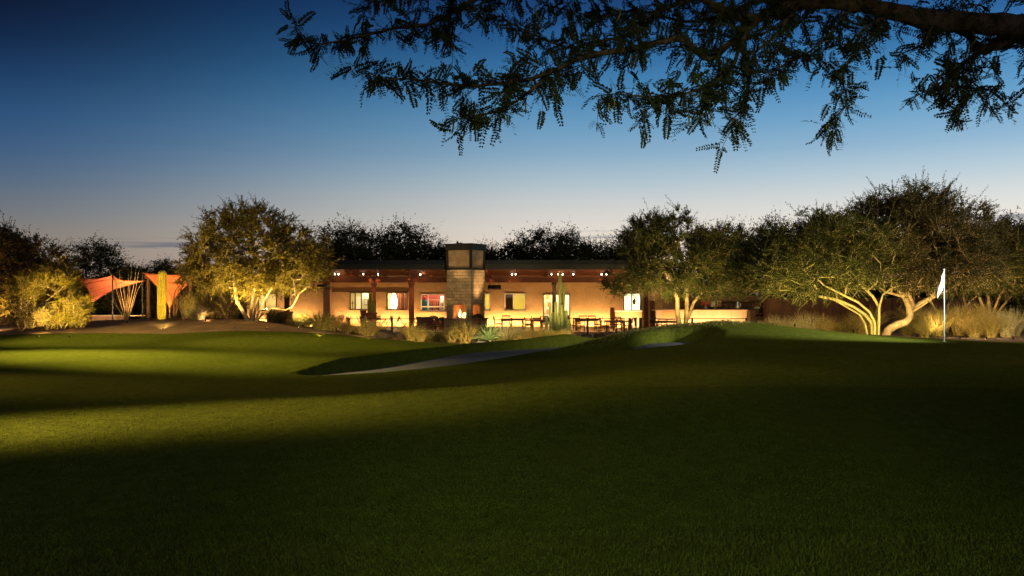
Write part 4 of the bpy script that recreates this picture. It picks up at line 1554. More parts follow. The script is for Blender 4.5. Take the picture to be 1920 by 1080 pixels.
# low wall at the far left behind the bed
lw = empty('garden_wall', (PX(215, 56), 56, .2), 0, 'low brown garden wall below the left shade sail', 'garden wall')
mb = MB(); mb.bb(PX(172, 56), PX(232, 56), 56, 56.3, .0, .95); part(mb, 'wall', 'stucco_dark', lw)
mb = MB(); mb.bb(PX(171, 56), PX(268, 56), 55.95, 56.35, .951, 1.02); part(mb, 'coping', 'tile', lw)

# ------------------------------------------------------------------ shade sails
def sail(name, corners, label, sag=.12, nn=14):
    """a hypar cloth between four corners with hollow edges"""
    A_, B_, C_, D_ = [Vector(c) for c in corners]
    ctr = (A_ + B_ + C_ + D_) / 4
    t = empty(name, ctr, 0, label, 'shade sail', 'coral shade sails')
    vs, fs = [], []
    for i in range(nn + 1):
        for j in range(nn + 1):
            u, v = i / nn, j / nn
            p = A_ * (1 - u) * (1 - v) + B_ * u * (1 - v) + C_ * u * v + D_ * (1 - u) * v
            k = max(4 * u * (1 - u), 0) * (abs(2 * v - 1)) ** 2 + max(4 * v * (1 - v), 0) * (abs(2 * u - 1)) ** 2
            p = p + (ctr - p) * sag * 1.6 * k
            vs.append(p - ctr)
    for i in range(nn):
        for j in range(nn):
            a = i * (nn + 1) + j
            fs.append((a, a + 1, a + nn + 2, a + nn + 1))
    mb = MB(); mb.add(vs, fs); o = mb.build('cloth', 'sail', t, smooth=True)
    md = o.modifiers.new('thick', 'SOLIDIFY'); md.thickness = .012
    N = nn + 1
    for name2, idx in (('hem', [i * N for i in range(N)]), ('hem', [i * N + nn for i in range(N)]), ('hem', list(range(N))), ('hem', [nn * N + j for j in range(N)])):
        mb = MB(); mb.tube([vs[i] for i in idx], .025, 5); mb.build(name2, 'red_wood', t)
    for k_ in (.33, .66):
        q = int(nn * k_)
        mb = MB(); mb.tube([Vector(vs[q * N + j]) + Vector((0, -.016, -.016)) for j in range(N)], .014, 5); mb.build('seam', 'terracotta', t)
    return t


sail('shade_sail', [P(212, 516, 53.5), P(273, 526.5, 55), P(167, 572, 54.5), P(132, 520, 57)], 'coral shade sail rising to a pointed peak beside the yellow shrub', .2)
sail('shade_sail', [P(268, 511, 55.5), P(356, 513, 57), P(352, 534, 57.2), P(318, 578, 54.8)], 'orange lit shade sail hanging behind the saguaro', .10)
for k, (a, Y, top, lb) in enumerate(((211, 53.6, 515, 'slim steel mast holding up the sail peak'), (357, 57, 514, 'brown post at the right corner of the orange sail'), (168, 54.7, 571, 'short post at the low corner of the left sail'), (318, 55, 577, 'short post at the low corner of the orange sail'),
                                     (130, 57.2, 518, 'post of the left sail hidden behind the yellow shrub'), (267, 55.6, 510, 'tall mast between the two sails'))):
    b = G(a, Y); tp = P(a, top, Y)
    t = empty('sail_post', b, 0, lb, 'post', 'posts of the shade sails')
    r = .1 if a == 357 else .05
    m_ = 'brown_steel' if a in (357, 168, 318) else 'black_metal'
    mb = MB(); mb.tube([(0, 0, 0), (0, 0, tp.z - b.z)], r, 10); mb.build('shaft', m_, t)
    mb = MB(); mb.bb(-.14, .14, -.14, .14, 0, .04); mb.build('base_plate', m_, t)
# dark ramada roof edge behind the orange sail
t = empty('ramada', (PX(312, 58.5), 58.5, .3), 0, 'dark red flat ramada roof behind the orange sail', 'ramada')
mb = MB(); mb.bb(PX(272, 58.5), PX(360, 58.5), 58.4, 61.5, 3.45, 3.72); part(mb, 'roof', 'red_wood', t)
for px, yy in ((276, 58.7), (354, 58.7), (276, 61.2), (354, 61.2)):
    mb = MB(); x = PX(px, 58.5); mb.bb(x - .09, x + .09, yy - .09, yy + .09, 0, 3.45); part(mb, 'post', 'brown_steel', t)

# ------------------------------------------------------------------ flag on the green
b = G(1770.5, 26.7)
t = empty('golf_flag', b, 0, 'white golf flag hanging limp on a slim pole in the green', 'golf flag')
mb = MB(); mb.tube([(0, 0, -.1), (0, 0, 2.24)], [.014, .011], 8); mb.build('pole', 'pole_white', t)
mb = MB(); mb.blob((0, 0, 2.255), (.022,) * 3, 0, 0, 8, 6, -1); mb.build('finial', 'pole_white', t, smooth=True)
mb = MB()
vs, fs = [], []
nu, nv = 12, 14
for i in range(nu + 1):
    u = i / nu
    for j in range(nv + 1):
        v = j / nv
        top, bot = 2.19, 1.70
        sl = .38 * u
        z = top - (top - bot) * v * (1 - .25 * u) - sl - .12 * u * u
        x = -.19 * u * (1 + .3 * v * (1 - v)) + .015 * math.sin(4 * v)
        y = .07 * math.sin(u * 7 + v * 2.2) * u - .05 * u
        vs.append((x - .014, y, z))
for i in range(nu):
    for j in range(nv):
        a = i * (nv + 1) + j
        fs.append((a, a + 1, a + nv + 2, a + nv + 1))
mb.add(vs, fs)
o = mb.build('flag', 'flag_cloth', t, smooth=True)
md = o.modifiers.new('thick', 'SOLIDIFY'); md.thickness = .004
mb = MB(); mb.lathe([(.054, .004), (.056, .007), (.06, .005)], n=20); mb.build('cup_rim', 'pole_white', t)
FLAG = t
# ================================================================== plants
def grass_mesh(seed, n=420, h=.9, spread=.16, arch=.55, w_=.016):
    g = np.random.default_rng(seed)
    a = g.uniform(0, 2 * PI, n)
    lean = g.uniform(0, 1, n) ** .65 * arch * 1.75
    Lh = h * g.uniform(.6, 1.12, n)
    r0 = spread * np.sqrt(g.uniform(0, 1, n))
    base = np.stack([r0 * np.cos(a), r0 * np.sin(a), np.zeros(n)], 1)
    out = np.stack([np.cos(a + g.normal(0, .3, n)), np.sin(a + g.normal(0, .3, n)), np.zeros(n)], 1)
    side = np.stack([-np.sin(a), np.cos(a), np.zeros(n)], 1)
    side = unit(side + g.normal(0, .5, (n, 3)))
    K = 5
    rows = []
    p = base
    for k in range(K):
        f = k / (K - 1)
        wd = (w_ * (1 - f) ** .7 + .001)
        rows.append((p - side * wd / 2, p + side * wd / 2))
        ang = lean * (.35 + 1.1 * f)
        d = out * np.sin(ang)[:, None] + np.array([0, 0, 1.0]) * np.cos(ang)[:, None]
        p = p + d * (Lh / (K - 1))[:, None]
    V = np.stack([np.stack(r, 1) for r in rows], 1).reshape(n, K * 2, 3)
    F = []
    for k in range(K - 1):
        F.append(np.array([2 * k, 2 * k + 1, 2 * k + 3, 2 * k + 2]))
    F = np.array(F)
    idx = (np.arange(n) * K * 2)[:, None, None] + F[None]
    return V.reshape(-1, 3), idx.reshape(-1, 4)


GP = {}


def clump(px, Y, s, leaf, label, kind=0, name='grass_clump', group='bunch grasses in the planting beds', zoff=-.03):
    key = (kind, leaf)
    b = G(px, Y, zoff)
    if key not in GP:
        prm = [(520, 1.05, .16, .62), (520, 1.0, .2, .8), (620, .75, .2, .8), (520, 1.15, .14, .45)][kind]
        V, F = grass_mesh(11 + kind * 7 + len(GP), *prm)
        o = npmesh(name, V, F, leaf)
        GP[key] = o
    else:
        o = GP[key].copy()
        COL.objects.link(o)
    o.location = b
    o.rotation_euler = (0, 0, (px * 1.7) % 6.28)
    o.scale = (1.15 * s * (1 + .12 * math.sin(px)), 1.15 * s * (1 + .12 * math.cos(px)), s * (1 + .08 * math.sin(px * 3)))
    return tag(o, label, 'grass clump', group)


LEFT = [(371, 47.4, .95, 'straw_pale', 'round silvery grass clump between the saguaro and the lit tree', 2),
        (350, 50.5, 1.3, 'straw', 'tall glowing grass clump behind the dark ocotillo', 3),
        (398, 50.0, 1.45, 'straw', 'tall tan grass clump behind the silvery round one', 1),
        (428, 49.6, 1.55, 'straw', 'largest tan grass clump left of the lit tree trunk', 1),
        (408, 51.5, 1.5, 'straw_green', 'dark tan grass clump deepest behind the silvery round one', 3),
        (512, 48.0, .95, 'straw_green', 'green tan grass clump under the low right branch of the lit tree', 1),
        (527, 48.4, .8, 'straw_green', 'green tan grass clump right of the low lit branch', 1),
        (551, 46.2, .72, 'straw_green', 'small round grass clump on the berm below the red pot', 2),
        (561, 47.6, .7, 'straw', 'grass clump leaning out behind the small round one on the berm', 1),
        (576, 47.2, .7, 'straw', 'grass clump between the small round one and the folding chairs', 0),
        (604, 46.6, 1.05, 'straw_green', 'broad grass clump in front of the leftmost folding tables', 1),
        (621, 46.8, .95, 'straw', 'dark grass clump beside the left railing post', 1),
        (683, 46.4, .9, 'straw', 'wide tan grass clump in front of the potted cactus', 1),
        (700, 46.9, .8, 'straw', 'tan grass clump just right of the potted cactus', 1),
        (772, 46.0, 1.0, 'straw', 'yellow grass clump right of the two dark boulders', 0),
        (812, 46.0, .85, 'straw_green', 'dark hearted grass clump in front of the serving cabinet', 2),
        (823, 46.2, .85, 'straw', 'yellow grass clump leaning right beside the dark hearted one', 1),
        (872, 45.9, 1.1, 'straw', 'big yellow grass clump in front of the fireplace', 0),
        (951, 46.3, 1.05, 'straw_pale', 'pale spiky grass clump right of the agave', 0),
        (947, 45.9, .75, 'straw_green', 'short green grass clump at the foot of the pale spiky one', 2),
        (967, 46.8, .95, 'straw_pale', 'pale grass clump leaning over the railing right of the agave', 3),
        (998, 46.2, .85, 'straw', 'round tan grass clump left of the cactus cluster foot', 1),
        (1012, 45.9, .85, 'straw', 'tan grass clump directly in front of the cactus cluster', 1),
        (1030, 46.1, .8, 'straw', 'brown grass clump at the right foot of the cactus cluster', 1),
        (1046, 46.0, .75, 'straw_green', 'low brown grass clump right of the cactus cluster by the boulders', 1)]
LEFT += [(650, 45.9, .75, 'straw', 'low tan grass clump just left of the wide one before the potted cactus', 0),
         (668, 46.6, .7, 'straw_green', 'green tan grass clump tucked behind the low one left of the potted cactus', 2),
         (790, 45.6, .6, 'straw', 'small yellow grass clump at the lawn edge below the serving cabinet', 0),
         (846, 45.6, .8, 'straw', 'yellow grass clump between the dark hearted one and the fireplace', 0),
         (976, 45.5, .8, 'straw', 'tan grass clump at the lawn edge right of the short green one', 2),
         (1022, 45.3, .8, 'straw_green', 'green tan grass clump at the lawn edge before the cactus cluster', 1),
         (1058, 45.5, .6, 'straw', 'small tan grass clump beside the smallest boulder', 0)]
for px, Y, s, lf, lb, k in LEFT:
    o = clump(px, Y, s * (1.4 if px > 590 else 1.2), lf, lb, k)
    if px > 590:
        o.scale.z *= .84
RIGHT_TXT = ['under the screen wall', 'between the flag and the trees', 'near the right edge']
k = 0
for px, Y, s, lf in ((1448, 40.0, .75, 'straw_pale'), (1466, 39.5, .85, 'straw_pale'), (1487, 39.2, .8, 'straw_pale'), (1508, 39.4, .9, 'straw_pale'), (1528, 39.8, .85, 'straw_pale'), (1548, 39.0, .8, 'straw'),
                     (1566, 39.6, .8, 'straw'), (1585, 39.0, .75, 'straw_green'), (1610, 39.5, .9, 'straw'), (1628, 40.5, 1.0, 'straw')):
    clump(px, Y, s * 1.25, lf, 'pale grass clump in front of the rusty screen wall, %s from the left' % ORD[k], [3, 0, 0, 3, 0][k % 5])
    k += 1
k = 0
for px, Y, s, lf in ((1722, 41, 1.1, 'straw'), (1742, 39.5, 1.0, 'straw'), (1758, 37.5, .9, 'straw_green'), (1778, 40.5, 1.05, 'straw'), (1797, 38.5, 1.0, 'straw'), (1812, 40.5, 1.15, 'straw'), (1826, 36.6, .85, 'straw'),
                     (1842, 38.5, 1.05, 'straw'), (1858, 36.4, .85, 'straw'), (1872, 39.0, 1.05, 'straw'), (1886, 36.6, .85, 'straw_pale'), (1902, 37.8, .95, 'straw_pale'), (1916, 40, .8, 'straw_green'), (1734, 36.5, .6, 'straw_green'), (1700, 38.5, .8, 'straw_green')):
    clump(px, Y, s * 1.25, lf, ('yellow lit grass clump, %s from the leaning trunk towards the right edge' % ORD[k] if k < 13 else ['low green grass clump just left of the flag pole', 'dim grass clump beside the thick leaning trunk'][k - 13]), [0, 3, 0][k % 3],
          group='bunch grasses under the right hand trees')
    k += 1


def rock(px, Y, r, m, label, seed, dz=0.0):
    b = G(px, Y, dz)
    mb = MB(); mb.blob((0, 0, r[2] * .3), r, seed, .16, 16, 11, -.6)
    o = mb.build('boulder', m, smooth=True, loc=b)
    return tag(o, label, 'boulder', 'boulders in the planting bed')


rock(722, 46.6, (.62, .4, .34), 'dark_rock', 'broad dark boulder left of the yellow grass clump', 1)
rock(749, 46.8, (.36, .34, .40), 'dark_rock', 'rounder dark boulder touching the yellow grass clump', 2)
rock(739, 45.6, (.16, .14, .09), 'terracotta', 'small reddish stone at the edge of the lawn between the dark boulders', 3)
rock(798, 46.3, (.3, .3, .3), 'dark_rock', 'dark boulder between two grass clumps below the serving cabinet', 4)
rock(903, 45.8, (.36, .3, .16), 'pale_rock', 'flat pale boulder below the agave on its left', 5)
rock(928, 45.8, (.22, .22, .22), 'rock', 'round tan boulder below the agave on its right', 6)
rock(916, 45.4, (.5, .25, .1), 'pale_rock', 'flat grey stone slab in front of the agave', 7)
rock(934, 46.6, (.3, .26, .24), 'dark_rock', 'dark boulder right of the agave', 8)
rock(890, 46.8, (.34, .26, .2), 'dark_rock', 'dark boulder left of the agave', 9)
for k, (px, Y, r) in enumerate(((1075, 47.2, .28), (1086, 46.4, .26), (1099, 48.6, .34), (1095, 46.7, .24), (1124, 49.3, .3), (1146, 49.8, .2), (1066, 46.2, .2))):
    rock(px, Y, (r * 1.1, r, r * .8), 'rock' if k != 4 else 'dark_rock', ['tan boulder nearest the cactus cluster', 'flat tan boulder in front of its neighbours by the cactus', 'largest tan boulder below the railing post', 'small tan boulder tucked before the largest one', 'dark boulder alone below the dining table',
                                                            'small tan boulder farthest right along the terrace edge', 'smallest boulder beside the brown grass clump'][k], 20 + k, .02)

# saguaro
b = G(303, 47.6)
t = empty('saguaro_cactus', b, 0, 'single straight saguaro cactus column lit bright yellow', 'cactus')
hh = P(303, 508, 47.6).z - b.z
pa, ra = col_profile((0, 0, -.05), (.03, 0, hh - .22), .25, .02, 16, 3)
ribbed(pa, ra, 10, 100, depth=.26).build('column', 'cactus', t, smooth=True)

# cactus cluster on the terrace edge
b = G(1045, 48.2)
t = empty('columnar_cactus', b, 0, 'cluster of pale green columnar cactus stems with two tall ones', 'cactus')
for k, (px, top, r, tpx) in enumerate(((1048, 512, .105, 1050), (1056, 533, .08, 1058.5), (1031, 573, .075, 1031), (1037, 586, .10, 1036), (1043, 566, .1, 1042), (1052, 571, .1, 1053), (1061, 582, .11, 1061), (1065, 598, .09, 1065), (1027, 596, .09, 1025),
                                     (1040, 600, .09, 1040), (1047, 592, .10, 1047), (1057, 598, .09, 1057), (1034, 602, .08, 1034), (1069, 604, .07, 1070))):
    dy = .45 * math.sin(k * 2.4)
    tp = P(tpx, top, 48.2 + dy)
    bx = PX(px, 48.2) - b.x
    pa, ra = col_profile((bx, dy, -.1), (tp.x - b.x, dy, tp.z - b.z - r), r, .05, 12, k)
    ribbed(pa, ra, 8, 40).build('stem', 'cactus_pale', t, smooth=True)

# agave
b = G(917, 46.0, .12)
t = empty('agave', b, 0, 'large pale green agave with arching sword leaves', 'agave')
rg = random.Random(9)
for k in range(34):
    a = k * 2.39996
    f = k / 33
    el = .12 + 1.25 * f ** .8
    Lf = (1.05 - .25 * f) * rg.uniform(.9, 1.1)
    droop = (1 - f) * rg.uniform(.9, 1.9)
    cx, sx = math.cos(a), math.sin(a)
    p = Vector((cx * .09, sx * .09, .12 + .14 * f))
    mb = MB()
    vs, fs = [], []
    N_ = 12
    ang = el
    for i in range(N_ + 1):
        u = i / N_
        wd = .075 * (math.sin(PI * min(1, .22 + .78 * u)) ** .7) * (1 if u < .95 else .4) + .004
        tan = Vector((cx * math.cos(ang), sx * math.cos(ang), math.sin(ang)))
        s = Vector((-sx, cx, 0))
        up = s.cross(tan) * -1
        vs += [p - s * wd + up * wd * .45, p - s * wd * .55 + up * .0, p + s * wd * .55, p + s * wd + up * wd * .45,
               p - up * .022 * (1 - u)]
        p = p + tan * Lf / N_
        ang -= droop * 1.5 / N_ * (u ** 1.2) * 2
    for i in range(N_):
        o_, q = i * 5, i * 5 + 5
        fs += [(o_, o_ + 1, q + 1, q), (o_ + 1, o_ + 2, q + 2, q + 1), (o_ + 2, o_ + 3, q + 3, q + 2), (o_ + 3, o_ + 4, q + 4, q + 3), (o_ + 4, o_, q, q + 4)]
    mb.add(vs, fs); mb.build('leaf', 'agave', t, smooth=True)

# ocotillos
def ocotillo(px, Y, tips, m, label, seed, curl=.0):
    b = G(px, Y, -.05)
    t = empty('ocotillo', b, 0, label, 'ocotillo')
    rr = random.Random(seed)
    for k, (tx, ty) in enumerate(tips):
        tp = P(tx, ty, Y + rr.uniform(-1, 1)) - b
        dx = rr.uniform(-.05, .05)
        pts = []
        for i in range(9):
            u = i / 8
            v = u ** (1.0 + curl)
            pts.append(Vector((dx * (1 - u) + tp.x * (u * (1 - curl * .5) + curl * .5 * u * u) + (.06 * math.sin(5 * u + k) + .03 * math.sin(11 * u + 2 * k)) * u, tp.y * u, tp.z * (u + curl * .45 * math.sin(PI * u)))))
        mb = MB(); mb.tube(pts, [.032 - .024 * i / 8 for i in range(9)], 6); mb.build('cane', m, t, smooth=True)


ocotillo(237, 47.8, [(206, 503), (212, 560), (222, 506), (220, 545), (232, 530), (247, 498), (258, 500), (266, 497), (267, 524), (210, 555), (240, 512), (228, 520), (254, 520), (246, 545)], 'cane', 'tall fan shaped ocotillo with bare lit canes', 4)
ocotillo(326, 48.6, [(352, 528), (348, 540), (335, 535), (360, 545), (341, 552), (325, 560), (318, 548), (356, 560), (330, 545), (345, 530)], 'dark_cane', 'dark ocotillo with curling reddish canes in front of the orange sail', 8, .5)

# ================================================================== trees
def pnoise(p, s):
    x, y, z = p[:, 0] * s, p[:, 1] * s, p[:, 2] * s
    return (np.sin(x * 1.7 + 1.3 * np.sin(y * 1.1 + 2)) + np.sin(y * 1.9 + 1.7 * np.sin(z * 1.3 + 1)) + np.sin(z * 2.1 + 1.1 * np.sin(x * 1.6 + 4))) / 3


def crown_points(blobs, n, g, gap=.35, gs=1.1):
    vol = np.array([b[3] * b[4] * b[5] for b in blobs])
    pr = vol / vol.sum()
    out = []
    while len(out) < n:
        k = g.choice(len(blobs), p=pr)
        b = blobs[k]
        d = unit(g.normal(size=(1, 3)))[0]
        r = g.uniform(0, 1) ** .42
        p = np.array([b[0] + d[0] * r * b[3], b[1] + d[1] * r * b[4], b[2] + d[2] * r * b[5]])
        if pnoise(p[None], gs)[0] < -gap and g.uniform() < .85:
            continue
        out.append(p)
    return np.array(out)


def tree(name, label, base, stems, blobs, ncl, leafmat_, barkmat, seed, group=None, twigs=6, per=16, L=.12, W=.04, tl=(.35, .8), spray=.15, rmin=.006, cat='tree', twigwood=True, gap=.35, gs=1.1, up=.35, sides=6, pw=.42, r0cap=None):
    """stems: list of (list of points, base radius); blobs: ellipsoids in world space"""
    g = np.random.default_rng(seed)
    base = Vector(base)
    b0 = np.array(base)
    t = empty(name, base, 0, label, cat, group)
    nodes, par, isst = [], [], []
    stem_ends = []
    for pts, r in stems:
        pts = [np.array(p) - b0 for p in pts]
        last = -1
        for a, b in zip(pts[:-1], pts[1:]):
            k = max(2, int(np.linalg.norm(b - a) / .3))
            for i in range(k):
                nodes.append(a + (b - a) * i / k); par.append(last); isst.append(r); last = len(nodes) - 1
        nodes.append(pts[-1]); par.append(last); isst.append(r)
    nst = len(nodes)
    pts = crown_points(blobs, ncl, g, gap, gs) - b0
    ctr = pts.mean(0)
    order = np.argsort(np.min(np.linalg.norm(pts[:, None] - np.array(nodes)[None, ::3], axis=2), axis=1))
    depth = [0.0] * len(nodes)
    for i in range(nst):
        if par[i] >= 0:
            depth[i] = depth[par[i]] + .3
    tips = []
    for oi in order:
        p = pts[oi]
        N_ = np.array(nodes)
        dv = p - N_
        dist = np.linalg.norm(dv, axis=1)
        cost = dist + .12 * np.array(depth) + .5 * np.maximum(0, -dv[:, 2])
        j = int(np.argmin(cost))
        q = N_[j]
        dd = dist[j]
        k = max(1, int(dd / .35))
        side = g.normal(size=3) * .1 * dd
        last = j
        for i in range(1, k + 1):
            f = i / k
            x = q + (p - q) * f + side * math.sin(PI * f) + np.array([0, 0, .12 * dd]) * math.sin(PI * f)
            nodes.append(x); par.append(last); isst.append(0); depth.append(depth[last] + dd / k); last = len(nodes) - 1
        tips.append(last)
    n = len(nodes)
    w_ = np.zeros(n)
    for i in tips:
        w_[i] += 1
    for i in range(n - 1, -1, -1):
        if par[i] >= 0 and i >= nst:
            w_[par[i]] += w_[i]
    for i in range(nst - 1, -1, -1):
        if par[i] >= 0:
            w_[par[i]] += w_[i]
    rad = np.maximum(rmin, rmin * 1.1 * np.maximum(w_, 1) ** pw)
    # stems keep their given thickness at the base and taper
    idx = 0
    for pts_, r in stems:
        ids = []
        tot = 0
        for a, b in zip(pts_[:-1], pts_[1:]):
            k = max(2, int(np.linalg.norm(np.array(b) - np.array(a)) / .3))
            tot += k
        tot += 1
        for i in range(tot):
            rad[idx + i] = max(r * (1 - .62 * i / tot), min(rad[idx + i], r * .9))
        idx += tot
    # wood
    kids = [[] for _ in range(n)]
    for i in range(n):
        if par[i] >= 0:
            kids[par[i]].append(i)
    wood = MB()
    done = set()
    starts = [(-1, i) for i in range(n) if par[i] < 0]
    while starts:
        p0, i = starts.pop()
        path, rr = ([nodes[p0]], [rad[p0] * .8]) if p0 >= 0 else ([], [])
        if p0 >= 0:
            rr = [min(rad[p0], rad[i] * 1.4)]
        while True:
            path.append(nodes[i]); rr.append(rad[i])
            if not kids[i]:
                break
            ks = sorted(kids[i], key=lambda c: -rad[c])
            for c in ks[1:]:
                starts.append((i, c))
            i = ks[0]
        if len(path) > 1:
            wood.tube(path, rr, sides if rr[0] > .03 else 4, cap=False)
    # twigs and leaves
    N_ = np.array([nodes[i] for i in tips])
    PN = np.array([nodes[par[i]] for i in tips])
    outd = unit(N_ - ctr + np.array([0, 0, .3]))
    grow = unit(N_ - PN)
    C, D, LL = [], [], []
    T = len(tips)
    isspray = g.uniform(size=T) < spray
    for k in range(twigs):
        d = unit(outd * .6 + grow * .5 + np.array([0, 0, up]) + g.normal(size=(T, 3)) * .75)
        ln = g.uniform(tl[0], tl[1], T) * np.where(isspray & (k < 2) & (outd[:, 2] > .1), 1.7, 1.0)
        curve = g.normal(size=(T, 3)) * .22 + np.array([0, 0, -.10])
        ts = np.linspace(.08, 1, per)
        for f in ts:
            p = N_ + d * (ln * f)[:, None] + curve * (ln * f * f)[:, None]
            tdir = unit(d + 2 * curve * f)
            C.append(p + g.normal(size=(T, 3)) * .012)
            D.append(unit(tdir * .6 + g.normal(size=(T, 3)) * .75))
            LL.append(np.full(T, L) * g.uniform(.6, 1.2, T))
        if twigwood:
            for i in range(T):
                wood.tube([N_[i], N_[i] + d[i] * ln[i] * .5 + curve[i] * ln[i] * .25, N_[i] + d[i] * ln[i] + curve[i] * ln[i]], [rmin * 1.1, rmin * .9, rmin * .6], 3, cap=False)
    wood.build('trunk', barkmat, t, smooth=True)
    C, D, LL = np.concatenate(C), np.concatenate(D), np.concatenate(LL)
    V, F = leaf_quads(C, D, LL, LL * (W / L), g)
    npmesh('crown', V, F, leafmat_, t)
    return t


def bl(px, py, Y, rx, ry, dep):
    """an ellipsoid of crown: seen centre, half width and height in the photo, half depth in metres"""
    c = P(px, py, Y)
    s = Y / FPX
    return (c.x, c.y, c.z, rx * s, dep, ry * s)


def st(Y, pts, r, dy=0.0):
    """a stem through photo columns/heights; first point set on the ground"""
    out = []
    air = pts[0] == pts[1]
    if air:
        pts = pts[1:]
    for i, p in enumerate(pts):
        yy = Y + (p[2] if len(p) > 2 else 0) + dy * i / len(pts)
        if i == 0 and not air:
            g_ = G(p[0], yy, -.12)
            out.append(tuple(g_))
        else:
            out.append(tuple(P(p[0], p[1], yy)))
    return (out, r)


# the lit tree left of the clubhouse
Y1 = 46.8
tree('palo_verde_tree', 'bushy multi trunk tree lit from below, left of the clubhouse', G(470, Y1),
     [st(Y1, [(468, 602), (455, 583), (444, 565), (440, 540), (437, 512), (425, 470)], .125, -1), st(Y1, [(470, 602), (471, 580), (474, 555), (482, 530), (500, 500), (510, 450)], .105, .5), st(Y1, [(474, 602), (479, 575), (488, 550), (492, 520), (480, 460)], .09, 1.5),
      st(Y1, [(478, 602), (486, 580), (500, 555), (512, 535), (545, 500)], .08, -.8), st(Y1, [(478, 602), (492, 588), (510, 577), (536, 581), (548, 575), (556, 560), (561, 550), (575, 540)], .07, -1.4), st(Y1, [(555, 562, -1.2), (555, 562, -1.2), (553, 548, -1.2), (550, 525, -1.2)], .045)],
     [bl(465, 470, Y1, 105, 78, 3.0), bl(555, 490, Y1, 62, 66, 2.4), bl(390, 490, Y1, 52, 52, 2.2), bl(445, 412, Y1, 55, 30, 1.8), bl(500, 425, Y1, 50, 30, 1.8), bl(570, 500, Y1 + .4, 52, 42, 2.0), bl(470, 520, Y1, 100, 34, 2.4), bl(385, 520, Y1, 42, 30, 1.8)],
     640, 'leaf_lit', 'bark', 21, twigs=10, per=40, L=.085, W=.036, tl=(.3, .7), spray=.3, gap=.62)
# tree standing right of the clubhouse
Y2 = 49.5
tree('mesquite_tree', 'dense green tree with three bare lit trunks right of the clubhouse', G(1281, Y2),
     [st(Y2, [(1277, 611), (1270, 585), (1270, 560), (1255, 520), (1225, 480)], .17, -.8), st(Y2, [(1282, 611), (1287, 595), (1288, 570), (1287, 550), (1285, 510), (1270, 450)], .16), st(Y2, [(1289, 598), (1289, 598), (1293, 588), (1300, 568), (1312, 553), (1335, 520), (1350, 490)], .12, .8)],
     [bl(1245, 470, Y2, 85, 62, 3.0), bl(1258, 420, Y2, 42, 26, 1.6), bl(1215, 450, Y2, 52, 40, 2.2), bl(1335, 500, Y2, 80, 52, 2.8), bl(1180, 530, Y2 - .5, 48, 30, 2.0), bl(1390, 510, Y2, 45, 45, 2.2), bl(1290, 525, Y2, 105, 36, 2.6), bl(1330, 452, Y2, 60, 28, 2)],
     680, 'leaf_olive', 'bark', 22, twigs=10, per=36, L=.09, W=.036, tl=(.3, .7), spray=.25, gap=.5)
# two trees right, behind the green
Y3 = 35.2
tree('palo_verde_tree', 'wide spreading tree with pale yellow lit stems leaning left', G(1647, Y3),
     [st(Y3, [(1638, 628), (1634, 606), (1622, 590), (1600, 575), (1570, 562), (1535, 555), (1490, 545), (1440, 520)], .078, .8), st(Y3, [(1641, 628), (1640, 605), (1630, 585), (1608, 566), (1585, 555), (1545, 535), (1510, 500)], .06, -.6), st(Y3, [(1646, 628), (1648, 600), (1648, 575), (1636, 555), (1615, 535), (1590, 505), (1570, 460)], .065, .4),
      st(Y3, [(1648, 580), (1648, 580), (1650, 570), (1655, 553), (1672, 540), (1690, 535)], .05), st(Y3, [(1629, 628), (1622, 608), (1612, 590), (1590, 577), (1575, 568), (1560, 560), (1520, 530), (1480, 490)], .05, 1.2)],
     [bl(1500, 500, Y3 + .5, 118, 60, 3.0), bl(1430, 510, Y3 + 1, 55, 48, 2.2), bl(1570, 455, Y3, 90, 50, 2.6), bl(1545, 430, Y3 + .5, 45, 28, 1.6), bl(1600, 520, Y3, 75, 35, 2.0), bl(1440, 465, Y3 + 1, 50, 36, 2), bl(1640, 470, Y3, 70, 50, 2.2), bl(1500, 404, Y3, 20, 14, .6), bl(1535, 400, Y3, 16, 12, .6), bl(1460, 425, Y3, 18, 14, .6)],
     640, 'leaf_olive', 'green_bark', 23, twigs=10, per=32, L=.075, W=.03, tl=(.3, .65), spray=.3)
Y4 = 35.6
